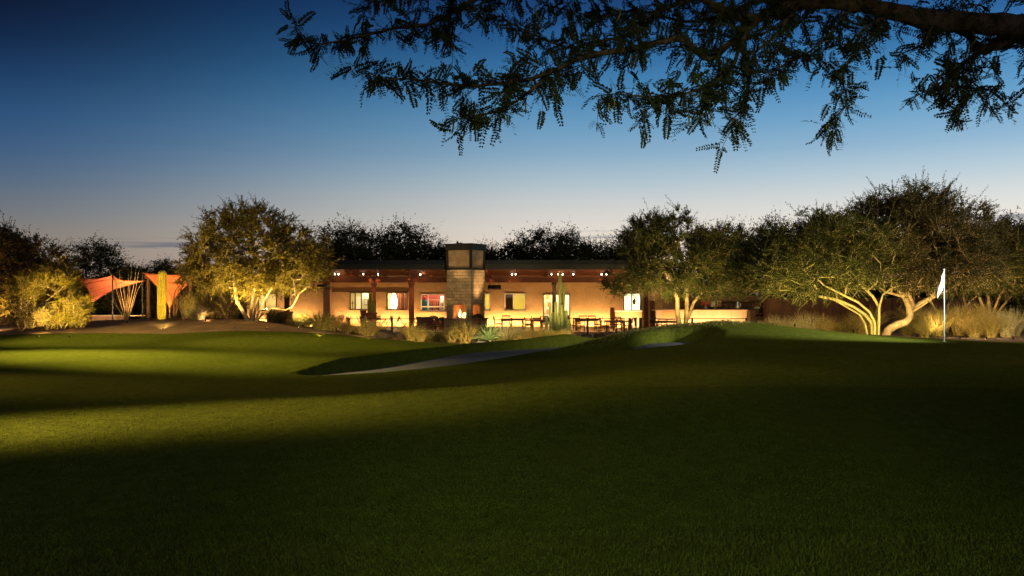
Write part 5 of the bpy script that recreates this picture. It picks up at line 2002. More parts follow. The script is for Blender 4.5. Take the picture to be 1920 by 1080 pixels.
tree('mesquite_tree', 'big dark tree on a thick leaning trunk behind the golf flag', G(1658, Y4),
     [st(Y4, [(1654, 630), (1664, 619), (1680, 609), (1697, 604), (1706, 594), (1704, 575), (1695, 555), (1680, 540), (1672, 510)], .2, 1), st(Y4, [(1706, 594, .8), (1706, 594, .8), (1710, 570, .8), (1702, 550, .6), (1712, 520, .3), (1708, 480)], .13), st(Y4, [(1706, 580, .8), (1706, 580, .8), (1735, 562, 1), (1760, 552, 1.2), (1790, 535, 1.4), (1820, 500, 1.5)], .085),
      st(Y4, [(1708, 585, .6), (1708, 585, .6), (1730, 572, .2), (1750, 558, -.2), (1775, 545, -.4)], .06), st(Y4, [(1698, 558, .8), (1698, 558, .8), (1680, 552, .6), (1660, 547, .4), (1640, 530, 0), (1630, 500, 0)], .07)],
     [bl(1700, 450, Y4, 118, 62, 3.0), bl(1665, 400, Y4, 62, 34, 2.0), bl(1730, 392, Y4, 62, 34, 2.0), bl(1790, 430, Y4, 58, 42, 2.2), bl(1800, 490, Y4, 70, 55, 2.6), bl(1720, 510, Y4, 100, 38, 2.4), bl(1820, 440, Y4, 40, 36, 1.8), bl(1664, 364, Y4, 16, 16, .6), bl(1705, 366, Y4, 20, 16, .6), bl(1740, 362, Y4, 14, 14, .5), bl(1622, 392, Y4, 18, 20, .7), bl(1775, 386, Y4, 16, 16, .6), bl(1802, 398, Y4, 13, 16, .6), bl(1842, 408, Y4, 15, 9, .5)],
     760, 'leaf_dark', 'bark', 24, twigs=10, per=30, L=.08, W=.032, tl=(.3, .7), spray=.45, gap=.25)
Y5 = 41.0
tree('mesquite_tree', 'slim dark multi stem tree just behind the flag pole', G(1778, Y5),
     [st(Y5, [(1773, 622), (1768, 600), (1752, 578), (1742, 560), (1735, 530)], .09), st(Y5, [(1776, 622), (1784, 598), (1776, 575), (1790, 552), (1795, 520)], .08, .6), st(Y5, [(1790, 620), (1795, 600), (1812, 580), (1806, 555), (1820, 520)], .08, -.5), st(Y5, [(1778, 615), (1790, 590), (1815, 570), (1830, 555), (1850, 530)], .06, .3)],
     [bl(1790, 515, Y5, 70, 36, 2.2), bl(1840, 480, Y5, 52, 45, 2.2), bl(1770, 480, Y5, 60, 40, 2.2)],
     280, 'leaf_olive', 'bark', 25, twigs=7, per=14, L=.15, W=.055, spray=.2)
Y6 = 43.0
tree('palo_verde_tree', 'fan stemmed tree with lit trunks at the right edge', G(1855, Y6),
     [st(Y6, [(1850, 610), (1846, 585), (1838, 562), (1825, 535)], .10), st(Y6, [(1854, 610), (1855, 580), (1853, 555), (1850, 520)], .12, .6), st(Y6, [(1857, 610), (1864, 580), (1872, 560), (1885, 535)], .08, -.5), st(Y6, [(1860, 608), (1875, 580), (1890, 562), (1905, 545)], .06), st(Y6, [(1851, 610), (1838, 588), (1825, 566)], .05, .5)],
     [bl(1865, 500, Y6, 70, 48, 2.6), bl(1905, 520, Y6 - .6, 38, 38, 2.0), bl(1905, 460, Y6, 42, 34, 2.2), bl(1850, 450, Y6, 45, 32, 2), bl(1945, 500, Y6, 40, 55, 2.4)],
     400, 'leaf_olive', 'bark', 26, twigs=7, per=15, L=.15, W=.055, spray=.25)
# the left edge
Y7 = 50.0
tree('mesquite_tree', 'large dim brown tree filling the left edge', G(5, Y7),
     [st(Y7, [(0, 615), (5, 580), (15, 540), (30, 500)], .2), st(Y7, [(6, 615), (25, 575), (50, 540), (75, 500)], .16, -.8), st(Y7, [(-6, 615), (-20, 570), (-40, 520)], .16)],
     [bl(20, 500, Y7, 90, 58, 3.2), bl(-40, 490, Y7, 80, 70, 3), bl(70, 505, Y7, 50, 48, 2.4), bl(30, 560, Y7 + 1, 70, 45, 2.6), bl(5, 458, Y7, 40, 24, 2), bl(60, 468, Y7, 36, 22, 1.8)],
     560, 'leaf_brown', 'dark_bark', 27, twigs=7, per=15, L=.16, W=.06, spray=.35)
Y8 = 46.0
tree('mesquite_tree', 'low lit mesquite with crooked pale stems leaning right at the left edge', G(54, Y8),
     [st(Y8, [(54, 612), (52, 598), (60, 580), (74, 570), (90, 562), (108, 548), (128, 528)], .06, -.6), st(Y8, [(57, 612), (60, 598), (68, 583), (78, 570), (105, 565), (135, 562)], .055, -1), st(Y8, [(60, 612), (66, 598), (82, 585), (102, 573), (120, 566)], .06), st(Y8, [(50, 612), (45, 600), (38, 588), (30, 580)], .05), st(Y8, [(54, 605), (56, 590), (60, 570), (64, 540)], .05, .6)],
     [bl(95, 545, Y8, 52, 36, 2.0), bl(112, 545, Y8 - .5, 28, 30, 1.5), bl(60, 560, Y8 + .5, 40, 38, 1.8), bl(136, 520, Y8, 14, 10, .8), bl(112, 510, Y8 + .5, 26, 18, 1.2)],
     250, 'leaf_shrub', 'bark', 28, twigs=9, per=28, L=.08, W=.03, spray=.3, tl=(.3, .6))
Y9 = 44.8
for k, (px, rx, ry, lb, ncl) in enumerate(((146, 24, 30, 'bright yellow lit shrub right of the crooked mesquite', 90), (118, 20, 22, 'smaller yellow shrub in the middle of the left shrubs', 60), (92, 20, 14, 'low tan shrub below the crooked mesquite stems', 50), (40, 26, 26, 'dim brown shrub left of the crooked mesquite', 70))):
    b = G(px, Y9)
    cz = P(px, 612 - ry, Y9)
    tree('shrub', lb, b, [([tuple(b + Vector((0, 0, -.1))), tuple(b + Vector((-.2, 0, .4))), tuple(cz)], .03), ([tuple(b + Vector((0, 0, -.1))), tuple(b + Vector((.25, .1, .4))), tuple(cz + Vector((.3, 0, 0)))], .03)],
         [bl(px, 610 - ry, Y9, rx, ry, .75)], ncl, ['leaf_shrub', 'leaf_shrub', 'straw', 'leaf_brown'][k], 'bark', 40 + k, twigs=8, per=22, L=.065, W=.03, tl=(.2, .42), spray=.2, cat='shrub', group='shrubs at the left edge')
# dark trees far behind the clubhouse: three grown, the others copies of their own size and turn
def bgtree(px, top, Y, rx, seed, label):
    b = Vector((PX(px, Y), Y, gz(PX(px, Y), Y)))
    H_ = P(px, top, Y).z - b.z
    R_ = rx * Y / FPX
    c = lambda dx, f, r, h: (b.x + dx * R_, b.y, b.z + H_ * f, R_ * r, R_ * r, H_ * h)
    return tree('background_tree', label, b, [([tuple(b + Vector((0, 0, -.2))), tuple(b + Vector((.2, 0, H_ * .25))), tuple(b + Vector((-.3, .3, H_ * .55)))], .2), ([tuple(b + Vector((.1, 0, -.2))), tuple(b + Vector((.8, 0, H_ * .3))), tuple(b + Vector((1.5, .3, H_ * .6)))], .16)],
                [c(0, .5, .95, .36), c(-.4, .72, .5, .22), c(.45, .68, .5, .22), c(.05, .82, .42, .15)], 250, 'leaf_dark', 'dark_bark', seed, 'dark trees behind the clubhouse', twigs=6, per=10, L=.22, W=.08, tl=(.5, 1.1), spray=.6, twigwood=False, gap=.2, gs=.6)


BG = [(642, 414, 72, 62, 'dark tree rising above the roof just right of the lit tree'), (700, 418, 74, 62, 'second dark tree above the roof right of the lit tree'), (770, 412, 72, 60, 'dark tree above the roof left of the chimney'), (818, 452, 70, 40, 'low dark tree touching the chimney on its left'),
      (913, 450, 70, 44, 'low dark tree peeking out right of the chimney'), (1000, 424, 73, 62, 'dark tree above the middle of the right roof half'), (1062, 428, 72, 58, 'dark tree above the right roof half beside the gap'), (1118, 442, 72, 50, 'dark tree above the right end of the roof'), (1180, 425, 75, 50, 'dark tree behind the left edge of the three trunk tree'),
      (178, 448, 70, 66, 'round dark tree above the left shade sail'), (255, 490, 66, 46, 'low dark tree above the fan shaped ocotillo'), (310, 484, 68, 50, 'low dark tree above the saguaro'), (365, 490, 67, 50, 'dark tree behind the left side of the lit tree'), (560, 440, 72, 55, 'dark tree behind the right side of the lit tree'),
      (1385, 418, 70, 60, 'dark tree with a thin top right of the three trunk tree'), (1450, 408, 66, 60, 'dark tree behind the gap left of the wide spreading tree'), (1520, 400, 66, 60, 'dark tree behind the top of the wide spreading tree'), (1590, 410, 64, 60, 'dark tree behind the middle of the right hand trees'), (1880, 430, 62, 60, 'dark tree at the right edge behind the fan stemmed tree'), (1945, 425, 60, 60, 'dark tree cut by the right edge of the picture'),
      (120, 500, 64, 52, 'dark tree behind the crooked mesquite'), (1330, 425, 68, 48, 'dark tree directly behind the three trunk tree'), (60, 480, 66, 60, 'dark tree behind the large brown one at the left edge')]
BGP = []
for k, (px, top, Y, rx, lb) in enumerate(BG):
    if k < 3:
        BGP.append((bgtree(px, top, Y, rx, 60 + k, lb), P(px, top, Y).z, rx * Y / FPX))
    else:
        src, ztop, R_ = BGP[k % 3]
        o = copy_tree(src)
        b = Vector((PX(px, Y), Y, gz(PX(px, Y), Y)))
        sz = (P(px, top, Y).z - b.z) / (ztop - src.location.z)
        sx = (rx * Y / FPX) / R_
        o.location = b
        o.rotation_euler = (0, 0, 1.9 * k)
        o.scale = (sx, sx, sz)
        tag(o, lb)
# dark hedge rows that close the view under the far trees
def hedge(px0, px1, Y, ztop, label, seed, n=9000):
    g = np.random.default_rng(seed)
    x0, x1 = PX(px0, Y), PX(px1, Y)
    xc = (x0 + x1) / 2
    b = Vector((xc, Y, gz(xc, Y)))
    X = g.uniform(x0, x1, n) - xc
    Yv = g.normal(0, .6, n)
    topz = ztop - b.z + .35 * np.sin(X * 1.3) + .25 * np.sin(X * 3.1 + 1)
    Z = topz * g.uniform(0, 1, n) ** .8
    C = np.stack([X, Yv, Z], 1)
    V, F = leaf_quads(C, g.normal(size=(n, 3)), g.uniform(.25, .5, n), g.uniform(.12, .22, n), g)
    t = empty('hedge', b, 0, label, 'hedge', 'dark hedges closing the view')
    npmesh('foliage', V, F, 'leaf_dark', t)
    mb = MB()
    for k in range(int((x1 - x0) / 1.2)):
        xx = x0 + .6 + 1.2 * k - xc
        mb.tube([(xx, 0, -.4), (xx + .1, 0, (ztop - b.z) * .4), (xx + .25, .1, (ztop - b.z) * .75)], [.06, .05, .02], 5)
    mb.build('stem', 'dark_bark', t)


hedge(-60, 230, 62, 3.6, 'dark hedge behind the left shade sail', 81)
hedge(220, 470, 63, 3.8, 'dark hedge behind the saguaro and orange sail', 82)
hedge(590, 860, 69, 6.0, 'tall dark hedge behind the left roof half', 85, 12000)
hedge(855, 1240, 69, 5.9, 'tall dark hedge behind the right roof half', 86, 16000)
hedge(1430, 1700, 58, 3.4, 'dark hedge rising behind the rusty screen wall', 83)
hedge(1690, 2000, 56, 3.6, 'dark hedge behind the trees right of the flag', 84)

# mown blades of the near turf: nobody could count them
g = np.random.default_rng(6)
n = 330000
Yv = 3.9 * (17 / 3.9) ** g.uniform(0, 1, n)
Yv = Yv[g.uniform(0, 1, n) < np.clip((17.5 - Yv) / 11, 0, 1)]
n = len(Yv)
X = g.uniform(-.66, .66, n) * Yv
Z = terrain(X, Yv)
D = np.stack([g.normal(0, .55, n), g.normal(0, .55, n), np.ones(n)], 1)
V, F = leaf_quads(np.stack([X, Yv, Z - .002], 1), D, g.uniform(.008, .018, n) * (1 + Yv * .04) * np.where(np.hypot(X - 2.0, Yv + 34) < 39.75, 1.7, 1.0), .0026 + .0006 * Yv, g)
tag(npmesh('grass_blades', V, F, 'blade'), 'short mown grass blades of the near green', 'grass', kind='stuff')
# rough grass on the mound lip: nobody could count it
g = np.random.default_rng(5)
n = 26000
X = g.uniform(1.8, 11.5, n)
Yv = g.uniform(28.5, 36.5, n)
d = sdf(X, Yv, BUNK_B)
keep = (d > .12) & (np.exp(-((X - 6.2) / 3.0) ** 2 - ((Yv - 33) / 1.6) ** 2) > g.uniform(.12, 1.0, n)) & (sdf(X, Yv, BUNK_A) > .3)
X, Yv = X[keep], Yv[keep]
Z = terrain(X, Yv)
n = len(X)
D = np.stack([g.normal(0, .5, n), g.normal(0, .5, n), np.ones(n)], 1)
V, F = leaf_quads(np.stack([X, Yv, Z - .01], 1), D, g.uniform(.07, .16, n), np.full(n, .02), g)
tag(npmesh('rough_grass', V, F, 'straw_green'), 'rough longer grass on the lip of the mound above the small bunker', 'grass', kind='stuff')

# ================================================================== the branch overhead
OB = Vector((PX(2380, 6.0), 6.0, gz(PX(2380, 6.0), 6.0)))
ot = empty('overhanging_tree', OB, 0, 'near tree whose feathery leaved branches hang across the top of the picture', 'tree')


def opx(l):
    return [P(a, b, y) - OB for a, b, y in l]


LIMBS = [([(2380, 900, 6.0), (2376, 600, 6.0), (2365, 330, 6.0), (2300, 160, 5.9), (2180, 80, 5.7), (2050, 55, 5.5), (1920, 47, 5.3), (1850, 44, 5.2), (1750, 38, 5.1), (1680, 22, 5.0), (1600, 10, 5.0), (1500, 6, 5.0), (1420, 34, 5.0), (1370, 24, 5.1), (1310, -5, 5.2), (1220, -40, 5.3), (1120, -70, 5.4)],
          [.24, .21, .19, .16, .13, .105, .085, .078, .07, .06, .05, .044, .036, .03, .025, .02, .015]),
         ([(2300, 160, 5.9), (2150, 120, 5.8), (2020, 85, 5.6), (1920, 70, 5.5), (1875, 80, 5.4), (1838, 93, 5.4), (1820, 72, 5.4), (1780, 45, 5.3), (1740, 20, 5.2)], [.1, .085, .072, .062, .055, .045, .03, .022, .015]),
         ([(1420, 34, 5.0), (1370, 80, 4.9), (1330, 110, 4.9), (1280, 75, 4.8), (1240, 78, 4.8), (1180, 92, 4.8), (1100, 105, 4.8), (1040, 130, 4.7), (985, 150, 4.7), (900, 160, 4.7), (830, 157, 4.6), (770, 148, 4.6), (720, 148, 4.6), (690, 135, 4.6), (660, 122, 4.6)], [.03, .026, .024, .024, .023, .022, .02, .018, .015, .012, .01, .008, .006, .005, .003]),
         ([(1040, 130, 4.7), (1000, 165, 4.6), (945, 203, 4.6), (900, 216, 4.6), (870, 222, 4.6), (842, 218, 4.6)], [.014, .012, .009, .007, .005, .003]),
         ([(1220, -40, 5.3), (1080, -30, 5.4), (960, -25, 5.4), (880, 5, 5.3), (850, 22, 5.3), (800, 45, 5.3), (740, 53, 5.3), (680, 68, 5.3), (620, 80, 5.3), (582, 79, 5.3), (552, 45, 5.3)], [.03, .028, .024, .02, .018, .016, .013, .011, .008, .006, .003]),
         ([(800, 45, 5.3), (830, 62, 5.3), (845, 80, 5.3), (850, 95, 5.3)], [.007, .006, .004, .003]),
         ([(1310, -5, 5.2), (1260, 10, 5.2), (1220, 30, 5.1), (1190, 60, 5.1), (1160, 70, 5.1), (1110, 80, 5.1), (1060, 88, 5.1), (980, 55, 5.1), (930, 30, 5.1), (890, 25, 5.1)], [.022, .02, .018, .016, .014, .012, .01, .007, .005, .003]),
         ([(1420, 34, 5.0), (1390, 80, 4.8), (1370, 130, 4.8), (1330, 160, 4.7), (1270, 178, 4.7), (1200, 180, 4.7), (1150, 176, 4.7), (1115, 182, 4.7)], [.02, .017, .014, .011, .009, .007, .005, .003]),
         ([(1370, 130, 4.8), (1352, 165, 4.8), (1335, 190, 4.8), (1318, 215, 4.8), (1300, 225, 4.8)], [.012, .009, .007, .005, .003]),
         ([(1270, 178, 4.7), (1230, 195, 4.7), (1205, 215, 4.7), (1200, 230, 4.7)], [.007, .005, .004, .003]),
         ([(1500, 6, 5.0), (1450, 70, 4.9), (1415, 100, 4.9), (1405, 150, 4.9), (1395, 195, 4.9), (1375, 225, 4.9), (1372, 240, 4.9), (1370, 248, 4.9)], [.018, .014, .011, .009, .007, .005, .004, .003]),
         ([(1600, 10, 5.0), (1560, 60, 4.9), (1520, 95, 4.9), (1480, 115, 4.9), (1450, 135, 4.9), (1425, 160, 4.9)], [.016, .013, .01, .008, .006, .003]),
         ([(1680, 22, 5.0), (1620, 55, 4.8), (1600, 100, 4.8), (1580, 145, 4.8), (1588, 190, 4.8), (1572, 215, 4.8), (1566, 244, 4.8)], [.018, .013, .01, .008, .006, .005, .003]),
         ([(1838, 93, 5.4), (1800, 122, 5.2), (1768, 140, 5.1), (1745, 165, 5.1), (1722, 178, 5.1), (1700, 186, 5.1)], [.016, .012, .009, .007, .005, .003]),
         ([(1790, 128, 5.2), (1795, 165, 5.1), (1800, 200, 5.1), (1798, 218, 5.1), (1800, 232, 5.1)], [.008, .007, .005, .004, .002]),
         ([(1790, 128, 5.2), (1820, 152, 5.3), (1850, 175, 5.3), (1862, 205, 5.3), (1898, 190, 5.3)], [.008, .006, .005, .004, .002]),
         ([(1750, 38, 5.1), (1735, 75, 5.0), (1712, 92, 5.0), (1690, 100, 5.0)], [.012, .009, .006, .003]),
         ([(1120, -70, 5.4), (1000, -60, 5.4), (850, -40, 5.4), (740, -15, 5.4), (690, 10, 5.4), (680, 50, 5.4)], [.016, .015, .012, .01, .007, .003]),
         ([(2050, 55, 5.5), (1990, 0, 5.2), (1900, -20, 5.0), (1780, -25, 4.9), (1650, -30, 4.8), (1520, -40, 4.8)], [.05, .04, .035, .03, .02, .01]),
         ([(1500, 6, 5.0), (1430, 0, 5.2), (1350, 30, 5.3), (1280, 40, 5.4), (1200, 20, 5.4), (1120, 30, 5.4), (1020, 10, 5.4)], [.02, .018, .015, .012, .01, .007, .004])]
orng = np.random.default_rng(77)
LC, LDIR, LNRM, LLEN = [], [], [], []
twig = MB()


def leaf_cluster(p, d, k):
    for _ in range(k):
        a = unit((d * .25 + orng.normal(size=3) * .8 + np.array([0, 0, -.12]))[None])[0]
        LC.append(p); LDIR.append(a); LLEN.append(orng.uniform(.055, .145)); LNRM.append(unit((np.array([0, 0, 1]) + orng.normal(size=3) * .7)[None])[0])


for li, (l, r) in enumerate(LIMBS):
    pts = [np.array(p) for p in opx(l)]
    r = [q * (.74 if li > 0 else .84) for q in r]
    # smooth the limb
    fine, fr = [], []
    m_ = len(pts)
    for i in range(m_ - 1):
        p0, p1, p2, p3 = pts[max(i - 1, 0)], pts[i], pts[i + 1], pts[min(i + 2, m_ - 1)]
        for s in range(5):
            u = s / 5
            fine.append(.5 * ((2 * p1) + (-p0 + p2) * u + (2 * p0 - 5 * p1 + 4 * p2 - p3) * u * u + (-p0 + 3 * p1 - 3 * p2 + p3) * u ** 3) + orng.normal(size=3) * min(.004, r[i] * .2))
            fr.append((r[i] * (1 - u) + r[i + 1] * u) * (1 + .08 * orng.normal()))
    fine.append(pts[-1]); fr.append(r[-1])
    mb = MB(); mb.tube(fine, [max(.0015, q) for q in fr], 10 if r[0] > .04 else 6)
    mb.build('trunk' if li == 0 else 'branch', 'dark_bark', ot, smooth=True)
    for i in range(len(fine) - 1):
        p, q = fine[i], fine[i + 1]
        seg = np.linalg.norm(q - p)
        px_ = 960 + (p[0] + OB.x) * FPX / (p[1] + OB.y)
        if px_ > 2000 or seg < 1e-6:
            continue
        thin = fr[i] < .0085
        cnt = seg / (.019 if thin else .033 if fr[i] < .02 else .055 if fr[i] < .045 else .10)
        cnt = int(cnt) + (orng.uniform() < cnt % 1)
        d = (q - p) / seg
        for _ in range(cnt):
            b = p + (q - p) * orng.uniform()
            if thin and orng.uniform() < .62:
                leaf_cluster(b, d, orng.integers(2, 5))
            else:
                # side twig with leaf clusters
                s = unit((d * .55 + orng.normal(size=3) * np.array([.75, .6, .62]) + np.array([-.15, 0, .10]))[None])[0]
                ln = orng.uniform(.05, .19) * (1.25 if fr[i] > .01 else .8)
                if fr[i] > .03:
                    ln *= 1.1
                sag = np.array([0, 0, -.25 * ln])
                tp = [b + s * ln * u + sag * u * u for u in (0, .35, .7, 1)]
                twig.tube(tp, [.0028, .0024, .0018, .0012], 4, cap=False)
                for u in np.arange(.25, 1.01, .055 / ln if ln > .055 else .5):
                    leaf_cluster(b + s * ln * u + sag * u * u, s, orng.integers(2, 4))
o_ = twig.build('twig', 'dark_bark', ot)
o_['kind'] = 'stuff'
LC, LDIR, LNRM, LLEN = map(np.array, (LC, LDIR, LNRM, LLEN))
print('overhead leaves', len(LC))
# pinnate leaves: a thin midrib with paired leaflets
NP_ = 11
V, F = [], []
S_ = unit(np.cross(LDIR, LNRM))
base_n = 0
cur = orng.uniform(-.3, 1.0, len(LC))
Vs = []
for k in range(NP_):
    u = .18 + .8 * k / (NP_ - 1)
    ctr = LC + LDIR * (LLEN * u)[:, None] - np.cross(S_, LDIR) * (cur * LLEN * u * u)[:, None]
    ll = LLEN * .185 * (math.sin(PI * (.2 + .72 * u)) ** .6) + .003
    wd = LLEN * .125
    for sg in (-1, 1):
        dd = unit(S_ * sg + LDIR * .35 + orng.normal(size=S_.shape) * .15)
        ll = ll * orng.uniform(.85, 1.12, len(LC))
        a = ctr
        b_ = ctr + dd * (ll * .5)[:, None] + LDIR * (wd * .5)[:, None]
        c_ = ctr + dd * ll[:, None]
        e_ = ctr + dd * (ll * .5)[:, None] - LDIR * (wd * .5)[:, None]
        Vs.append(np.stack([a, b_, c_, e_], 1))
# midrib as slim quads
e0 = LC
e1 = LC + LDIR * LLEN[:, None] - np.cross(S_, LDIR) * (cur * LLEN)[:, None]
mid = LC + LDIR * (LLEN * .5)[:, None] - np.cross(S_, LDIR) * (cur * LLEN * .25)[:, None]
Vs.append(np.stack([e0, mid + S_ * .0012, e1, mid - S_ * .0012], 1))
V = np.concatenate([v.reshape(-1, 3) for v in Vs])
F = np.arange(len(V)).reshape(-1, 4)
npmesh('crown', V, F, 'leaf_overhead', ot)
# seed pods hanging from the branches
for k, (px, py, Y, ln) in enumerate(((762, 152, 4.6, .075), (828, 165, 4.7, .1), (952, 205, 4.6, .07), (985, 190, 4.6, .075), (1145, 180, 4.7, .085), (1152, 178, 4.7, .1), (1185, 100, 4.7, .085), (1268, 165, 4.7, .1), (1274, 165, 4.7, .11), (1290, 205, 4.8, .1), (1325, 200, 4.8, .12),
                                     (1412, 48, 4.9, .09), (1552, 52, 4.9, .1), (1822, 58, 5.1, .08), (1010, 5, 5.0, .1), (1430, 25, 5.0, .09), (1155, 10, 5.0, .1), (1560, 225, 4.8, .07), (850, 225, 4.6, .08), (862, 230, 4.6, .1))):
    p = P(px, py, Y) - OB
    cv = .03 * math.sin(k * 2.1)
    mb = MB()
    mb.tube([p + Vector((cv * math.sin(PI * u) + .012 * math.sin(k) * u, .01 * math.cos(k) * u, -ln * u)) for u in np.linspace(0, 1, 9)], [.001, .003, .0045, .005, .0045, .005, .0045, .003, .001], 6)
    mb.build('seed_pod', 'pod', ot, smooth=True)

# ================================================================== landscape lamps
def uplight(loc, target, e, color, label, angle=70, size=.12, vis=True, blend=.8):
    loc = Vector(loc)
    t = empty('landscape_uplight', loc, 0, label, 'uplight', 'landscape uplights')
    d = (Vector(target) - loc).normalized()
    mb = MB(); mb.tube([(0, 0, -.12), (0, 0, .05)], .01, 6); mb.build('stake', 'black_metal', t)
    e = e * UPK
    c = Vector((0, 0, .08))
    mb = MB(); mb.tube([c - d * .07, c - d * .05, c + d * .03], [.015, .032, .036], 10); mb.build('housing', 'black_metal', t)
    mb = MB(); mb.tube([c + d * .032, c + d * .034], .028, 10); mb.build('lens', 'lamp_warm', t)
    light('SPOT', c + d * .1, e, color, target=c + d * 2, parent=t, size=size, angle=angle, blend=blend)
    return t


UPK = 2.3
WY = (1, .74, .26)
WO = (1, .62, .25)
# lit tree left of the clubhouse
uplight(G(440, 44.6), P(430, 470, 46.5), 1500, WY, 'small uplight at the lawn edge left of the lit tree', 105)
uplight(G(500, 44.4), P(500, 450, 46.5), 1700, WY, 'small uplight at the lawn edge in front of the lit tree', 105)
uplight(G(560, 45.4), P(570, 490, 46.5), 1000, WY, 'small uplight at the right of the lit tree', 100)
uplight(G(462, 47.6), P(462, 450, 47.5), 300, WY, 'small uplight right at the lit tree trunks', 120)
# saguaro, ocotillos, sails, left shrubs
uplight(G(306, 44.2), P(303, 545, 47.6), 1000, (1, .8, .2), 'dark floodlight standing before the saguaro foot', 75)
uplight(G(238, 46.4), P(238, 540, 47.8), 240, WO, 'small uplight before the fan shaped ocotillo', 70)
uplight(G(200, 51.5), P(195, 540, 54.5), 900, (1, .6, .3), 'small uplight below the left shade sail', 100)
uplight(G(332, 52.0), P(325, 535, 55.5), 2300, (1, .62, .14), 'small uplight below the orange sail', 100)
uplight(G(130, 41.5), P(130, 540, 45.5), 2700, (1, .74, .2), 'small uplight before the yellow shrubs', 58)
uplight(G(70, 41.5), P(85, 540, 46), 1700, (1, .72, .2), 'small uplight before the crooked mesquite', 62)
uplight(G(-5, 44.5), P(20, 480, 50), 900, WO, 'small uplight below the large brown tree', 100)
uplight(G(385, 46.6), P(410, 575, 50), 90, WO, 'small uplight beside the silvery grass clump', 110)
uplight(G(345, 48.2), P(350, 580, 50.2), 50, WO, 'small uplight before the tall glowing grass', 100)
# terrace edge plants
for k, (px, e, tp) in enumerate(((600, 330, 600), (690, 380, 690), (780, 420, 780), (868, 450, 868), (915, 330, 917), (960, 420, 960), (1010, 380, 1010), (1045, 560, 1047), (1085, 260, 1090))):
    uplight(G(px, 42.6 if px < 1040 else 42.8), P(tp, 585 if px == 1045 else 622, 46.6 if px < 1040 else 48.2), e, WY if px != 915 else (1, .88, .5), 'small path light along the lawn edge below the terrace, %s from the left' % ORD[k], 46)
uplight(G(846, 50.6), P(858, 536, 54), 2000, WO, 'small floodlight on the terrace aimed at the left chimney face', 50)
uplight(Vector((PX(924, 52.6), 52.6, 0)), P(899, 535, 54.5), 1100, WO, 'narrow uplight aimed at the right chimney face', 24)
uplight(G(838, 50.8, .18), P(860, 486, 54.2), 900, WO, 'second small floodlight on the terrace aimed at the chimney top', 22)
# trees on the right
uplight(G(1300, 45.6), P(1290, 480, 49.5), 1100, WY, 'small uplight before the three trunk tree', 95)
uplight(G(1235, 46.2), P(1210, 480, 49.5), 1000, WY, 'small uplight left of the three trunk tree', 100)
uplight(G(1420, 41.5), P(1400, 480, 47), 1300, WY, 'small uplight behind the grassy mound', 105)
uplight(G(1490, 32.4), P(1500, 480, 35.6), 480, WY, 'small uplight behind the green below the wide tree', 115)
uplight(G(1600, 31.8), P(1590, 470, 35.2), 330, WY, 'small uplight behind the green beside the pale leaning stems', 110)
uplight(G(1720, 31.0), P(1720, 450, 35.6), 420, WO, 'small uplight behind the green below the big dark tree', 110)
uplight(G(1632, 33.2), P(1615, 560, 35.5), 130, WY, 'small uplight at the foot of the pale leaning stems', 110)
uplight(G(1650, 33.0), P(1672, 612, 35.8), 75, WY, 'small uplight at the foot of the thick leaning trunk', 60)
uplight(G(1700, 34.4), P(1715, 540, 35.8), 100, WY, 'small uplight under the crown of the thick leaning trunk', 110)
uplight(G(1590, 46.5), P(1590, 585, 52), 70, (1, .5, .25), 'small uplight before the rusty screen wall', 120)
uplight(G(1760, 36.0), P(1770, 500, 38), 500, WO, 'small uplight near the flag pole under the trees', 110)
uplight(G(1855, 39.6), P(1858, 540, 42.5), 500, WO, 'small uplight before the fan stemmed tree', 100)
uplight(G(1908, 40.0), P(1908, 510, 42.5), 900, WY, 'small uplight at the right edge of the grasses', 90)
for k, (px, Y, e) in enumerate(((1460, 34.6, 220), (1530, 34.2, 260), (1745, 31.6, 220), (1800, 31.2, 430), (1850, 31.0, 480), (1900, 30.8, 480))):
    uplight(G(px, Y), P(px, 600, Y + 7), e, WY, 'small spread light before the right hand grasses, %s from the left' % ORD[k], 100)


def unseen_flood(loc, target, e, color, label, angle, size=.3, h=1.0, blend=.9):  # every lamp on it stands unseen, several only added as fill
    loc = Vector(loc)
    t = empty('floodlight', loc, 0, label, 'floodlight', 'floodlights on posts beyond the picture')
    d = (Vector(target) - (loc + Vector((0, 0, h)))).normalized()
    mb = MB(); mb.tube([(0, 0, -.2), (0, 0, h)], .04, 8); mb.build('post', 'black_metal', t)
    c = Vector((0, 0, h + .12))
    mb = MB(); mb.tube([c - d * .2, c - d * .14, c + d * .1], [.06, .16, .2], 12); mb.build('housing', 'black_metal', t)
    mb = MB(); mb.tube([c + d * .105, c + d * .11], .18, 12); mb.build('lens', 'lamp_warm', t)
    light('SPOT', c + d * .2, e, color, target=c + d * 5, parent=t, size=size, angle=angle, blend=blend)
    return t


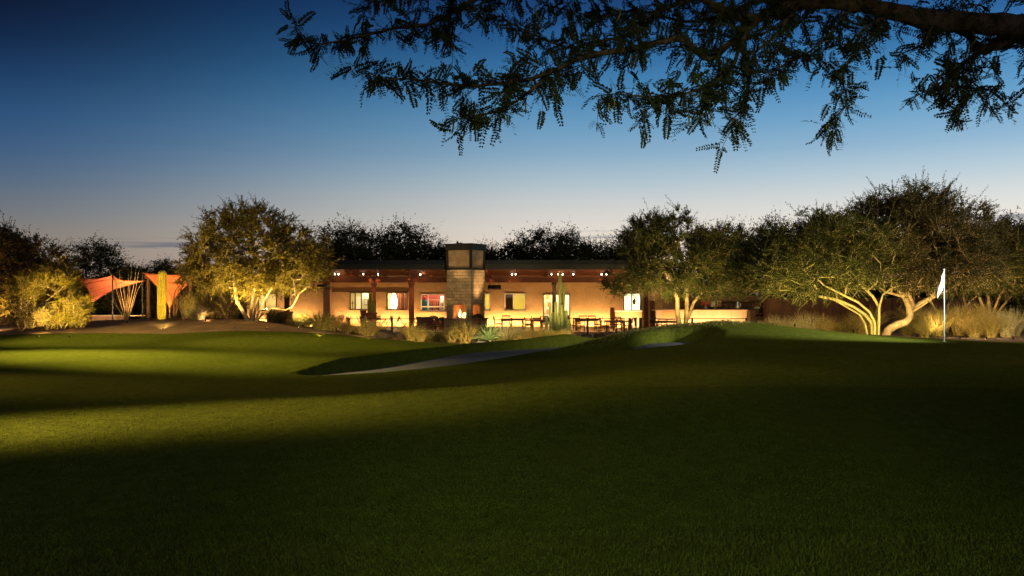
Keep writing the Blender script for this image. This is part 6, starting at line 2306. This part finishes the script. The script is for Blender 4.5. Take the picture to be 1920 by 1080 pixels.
YG = (1, .80, .24)
fl = unseen_flood((-30, 37, gz(-30, 37)), (-14.6, 31.6, .2), 112000, YG, 'unseen three headed tall floodlight mast off the left edge lighting the far fairway', 31, h=11, size=.8, blend=1.0)
for tx, ty, e, an in ((-18.5, 41.0, 20000, 44), (-6.8, 39.5, 46000, 28)):
    light('SPOT', (.7, .1 * tx * 0, 11.4), e, YG, target=(tx + 30, ty - 37, .25 - gz(-30, 37)), parent=fl, size=.8, angle=an, blend=1.0)
light('SPOT', (.7, .3, 11.4), 17000, (1, .78, .3), target=(-14 + 30, 46.5 - 37, 4.6 - gz(-30, 37)), parent=fl, size=.8, angle=26, blend=1.0)  # added head that brightens the crown of the lit tree
unseen_flood((-13.5, 7.5, gz(-13.5, 7.5)), (-5.6, 12.0, 1.0), 26000, (1, .72, .28), 'unseen floodlight post off the left edge lighting the near bank', 32, h=4.2, blend=1.0, size=1.0)
x = PX(2150, 22)
unseen_flood((x, 22, gz(x, 22)), (10.3, 29.8, 1.2), 10000, (.85, .95, .85), 'unseen floodlight post off the right edge lighting the green behind the flag', 36, h=4)
x = PX(2080, 18)
unseen_flood((x, 18, gz(x, 18)), P(1766, 528, 26.7), 900, (.9, .95, 1), 'added narrow floodlight post off the right edge aimed at the flag', 5.5, h=1.2, size=.05, blend=.3)  # lamp and post added only to brighten the flag
unseen_flood((.5, -6, gz(.5, -6)), (1.3, 6.4, 1.1), 4900, (.86, 1, .45), 'added fill floodlight behind the viewer lighting the near turf', 35, h=2.2, size=.6, blend=1.0)  # added fill, lifts the near turf
unseen_flood((-27, 19, gz(-27, 19)), (-9.5, 20.5, .5), 15000, (1, .66, .28), 'added fill floodlight off the left edge spilling onto the dip in the fairway', 42, h=5, blend=1.0, size=1.5)  # added dim wide fill so the dip does not go black
unseen_flood((27, 19, gz(27, 19)), (14.0, 38, 4.6), 22000, (1, .84, .48), 'added tall floodlight mast off the right edge softly lighting the right hand crowns', 64, h=7, blend=1.0, size=1.0)  # added soft fill for the tops of the crowns
unseen_flood((-4.5, -5, gz(-4.5, -5)), (-3.2, 6.0, 1.1), 1500, (.85, 1, .5), 'second added floodlight post behind the viewer, left of its neighbour, lighting the near turf', 44, h=2.2, size=.6, blend=1.0)  # another added fill, for the near turf on the left
